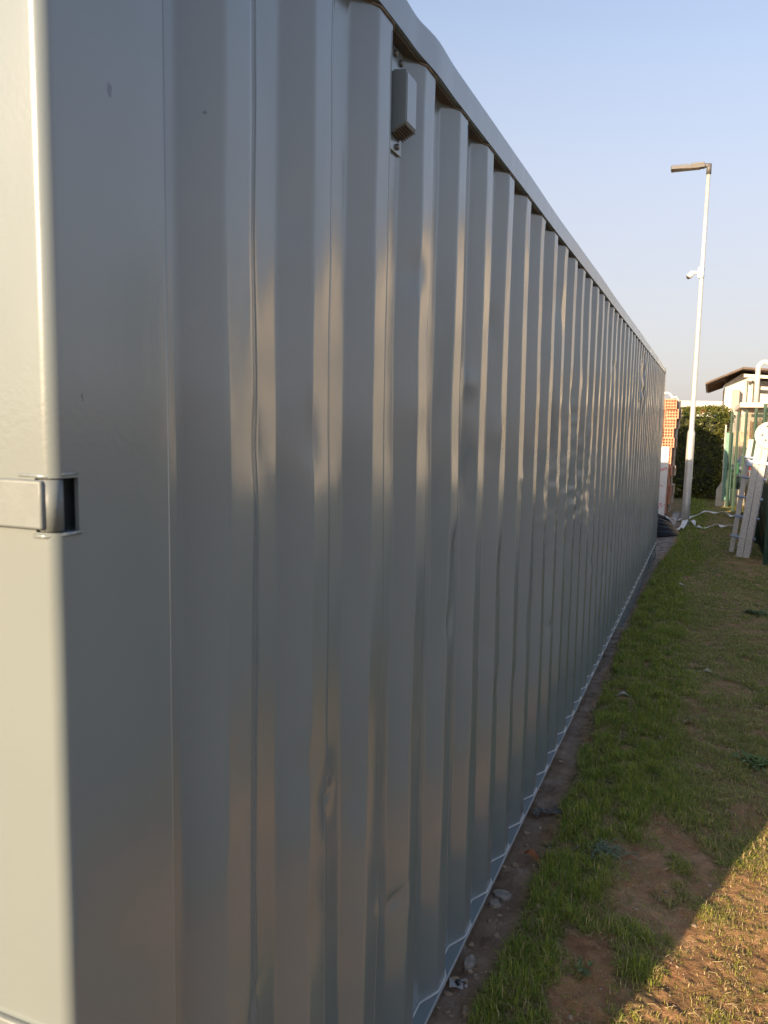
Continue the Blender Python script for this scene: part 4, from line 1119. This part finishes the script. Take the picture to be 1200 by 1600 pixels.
# crumpled grey scrap of foil on the strip
b = MB(); bm = b.bm; rs = random.Random(3); G = {}
for i in range(15):
    for j in range(7): G[i, j] = bm.verts.new((-0.07 + i * 0.010 + rs.uniform(-.003, .003), (-0.03 + j * 0.010) * (1 - 0.45 * math.sin(i * .5) ** 2) + rs.uniform(-.004, .004) + 0.02 * math.sin(i * .45), 0.010 + rs.uniform(0, .016)))
for i in range(14):
    for j in range(6): bm.faces.new((G[i, j], G[i + 1, j], G[i + 1, j + 1], G[i, j + 1]))
bmesh.ops.solidify(bm, geom=list(bm.faces), thickness=0.001)
o = b.build("plastic_scrap", mat("grey_film", (0.20, 0.19, 0.18), 0.45, var=0.2, scale=30)); o.location = gp(-0.60, 3.50); o.rotation_euler = (0, 0, 0.9); tag(o, "crumpled grey plastic scrap on the bare strip by the container", "scrap")
# weeds
def rosette(name, label, x, y, n, L, w, c0, c1, seed, jag=True):
    r = random.Random(seed); root = thing(name, label, "weed", gp(x, y))
    b = MB(); bm = b.bm
    for i in range(n):
        a = r.uniform(0, 6.283); l = L * r.uniform(0.4, 1.1); lift = r.uniform(0.15, 0.8); ox, oy = r.gauss(0, L * .45), r.gauss(0, L * .45)
        prev = None
        for k in range(7):
            t = k / 6; d = l * t; z = l * (lift * t - 0.55 * lift * t * t) + 0.01
            ww = w * (0.35 + 1.0 * math.sin(math.pi * min(1, t + .12))) * ((1.0 if k % 2 else 0.45) if jag else 1)
            px_, py_ = ox + math.cos(a) * d, oy + math.sin(a) * d
            cur = [bm.verts.new((px_ - math.sin(a) * ww, py_ + math.cos(a) * ww, z + ww * .4)), bm.verts.new((px_, py_, z)), bm.verts.new((px_ + math.sin(a) * ww, py_ - math.cos(a) * ww, z + ww * .4))]
            if prev: bm.faces.new((prev[0], prev[1], cur[1], cur[0])); bm.faces.new((prev[1], prev[2], cur[2], cur[1]))
            prev = cur
    b.build("leaves", mat(name + "_leaf", c0, 0.6, var=c1, scale=20), root, normals=False)
    return root
rosette("silvery_weed", "silvery green jagged leaved weed growing at the edge of the bare soil", -0.30, 3.23, 80, 0.085, 0.004, (0.13, 0.16, 0.09), 0.25, 2)
rosette("broadleaf_weed", "bright green broad leaved weed at the right side of the grass", 0.34, 4.6, 60, 0.075, 0.007, (0.085, 0.13, 0.03), 0.3, 5, False)
rosette("broadleaf_weed", "small green weed seedling on the bare soil near the shadow edge", -0.27, 2.41, 14, 0.035, 0.0045, (0.085, 0.13, 0.04), 0.2, 6, False)
rosette("broadleaf_weed", "low green weed beside the fence in the middle distance", 0.55, 9.0, 60, 0.10, 0.010, (0.07, 0.11, 0.025), 0.3, 8, False)
# pebbles, crumbs and straw: nobody could count them
b = MB(); rs = random.Random(12)
for i in range(520):
    if i < 300: y = 1.9 + 9 * rs.random() ** 1.8; x = rs.uniform(-0.70, float(edge_x(y)) + 0.04)
    else:
        x = rs.gauss(-0.08, 0.22); y = rs.gauss(2.9, 0.55)
    s = (0.0025 + 0.007 * rs.random() ** 5) * (1.5 if i < 300 else 1)
    b.blob((x, y, float(ground_z(x, y)) + s * .3), (s * rs.uniform(.8, 1.6), s, s * .7), i, 1, 0.3)
o = b.build("pebbles", mat("pebble", (0.27, 0.20, 0.14), 0.9, var=0.4, scale=25)); tag(o, "scattered pebbles and crumbs of mortar on the bare soil", "pebbles", kind='stuff')
b = MB()
for i in range(260):
    x = rs.uniform(-0.45, 0.5); y = 2.1 + 3.2 * rs.random() ** 1.5; a = rs.uniform(0, 3.14); l = rs.uniform(0.015, 0.055); z = float(ground_z(x, y)) + 0.006
    b.tube([(x, y, z), (x + math.cos(a) * l * .5, y + math.sin(a) * l * .5, z + 0.006), (x + math.cos(a + .3) * l, y + math.sin(a + .3) * l, z + 0.002)], 0.0009, 4)
o = b.build("straw", mat("straw", (0.42, 0.33, 0.19), 0.8, var=0.3, scale=30)); tag(o, "short bits of dry straw and twigs scattered over soil and turf", "straw", kind='stuff')
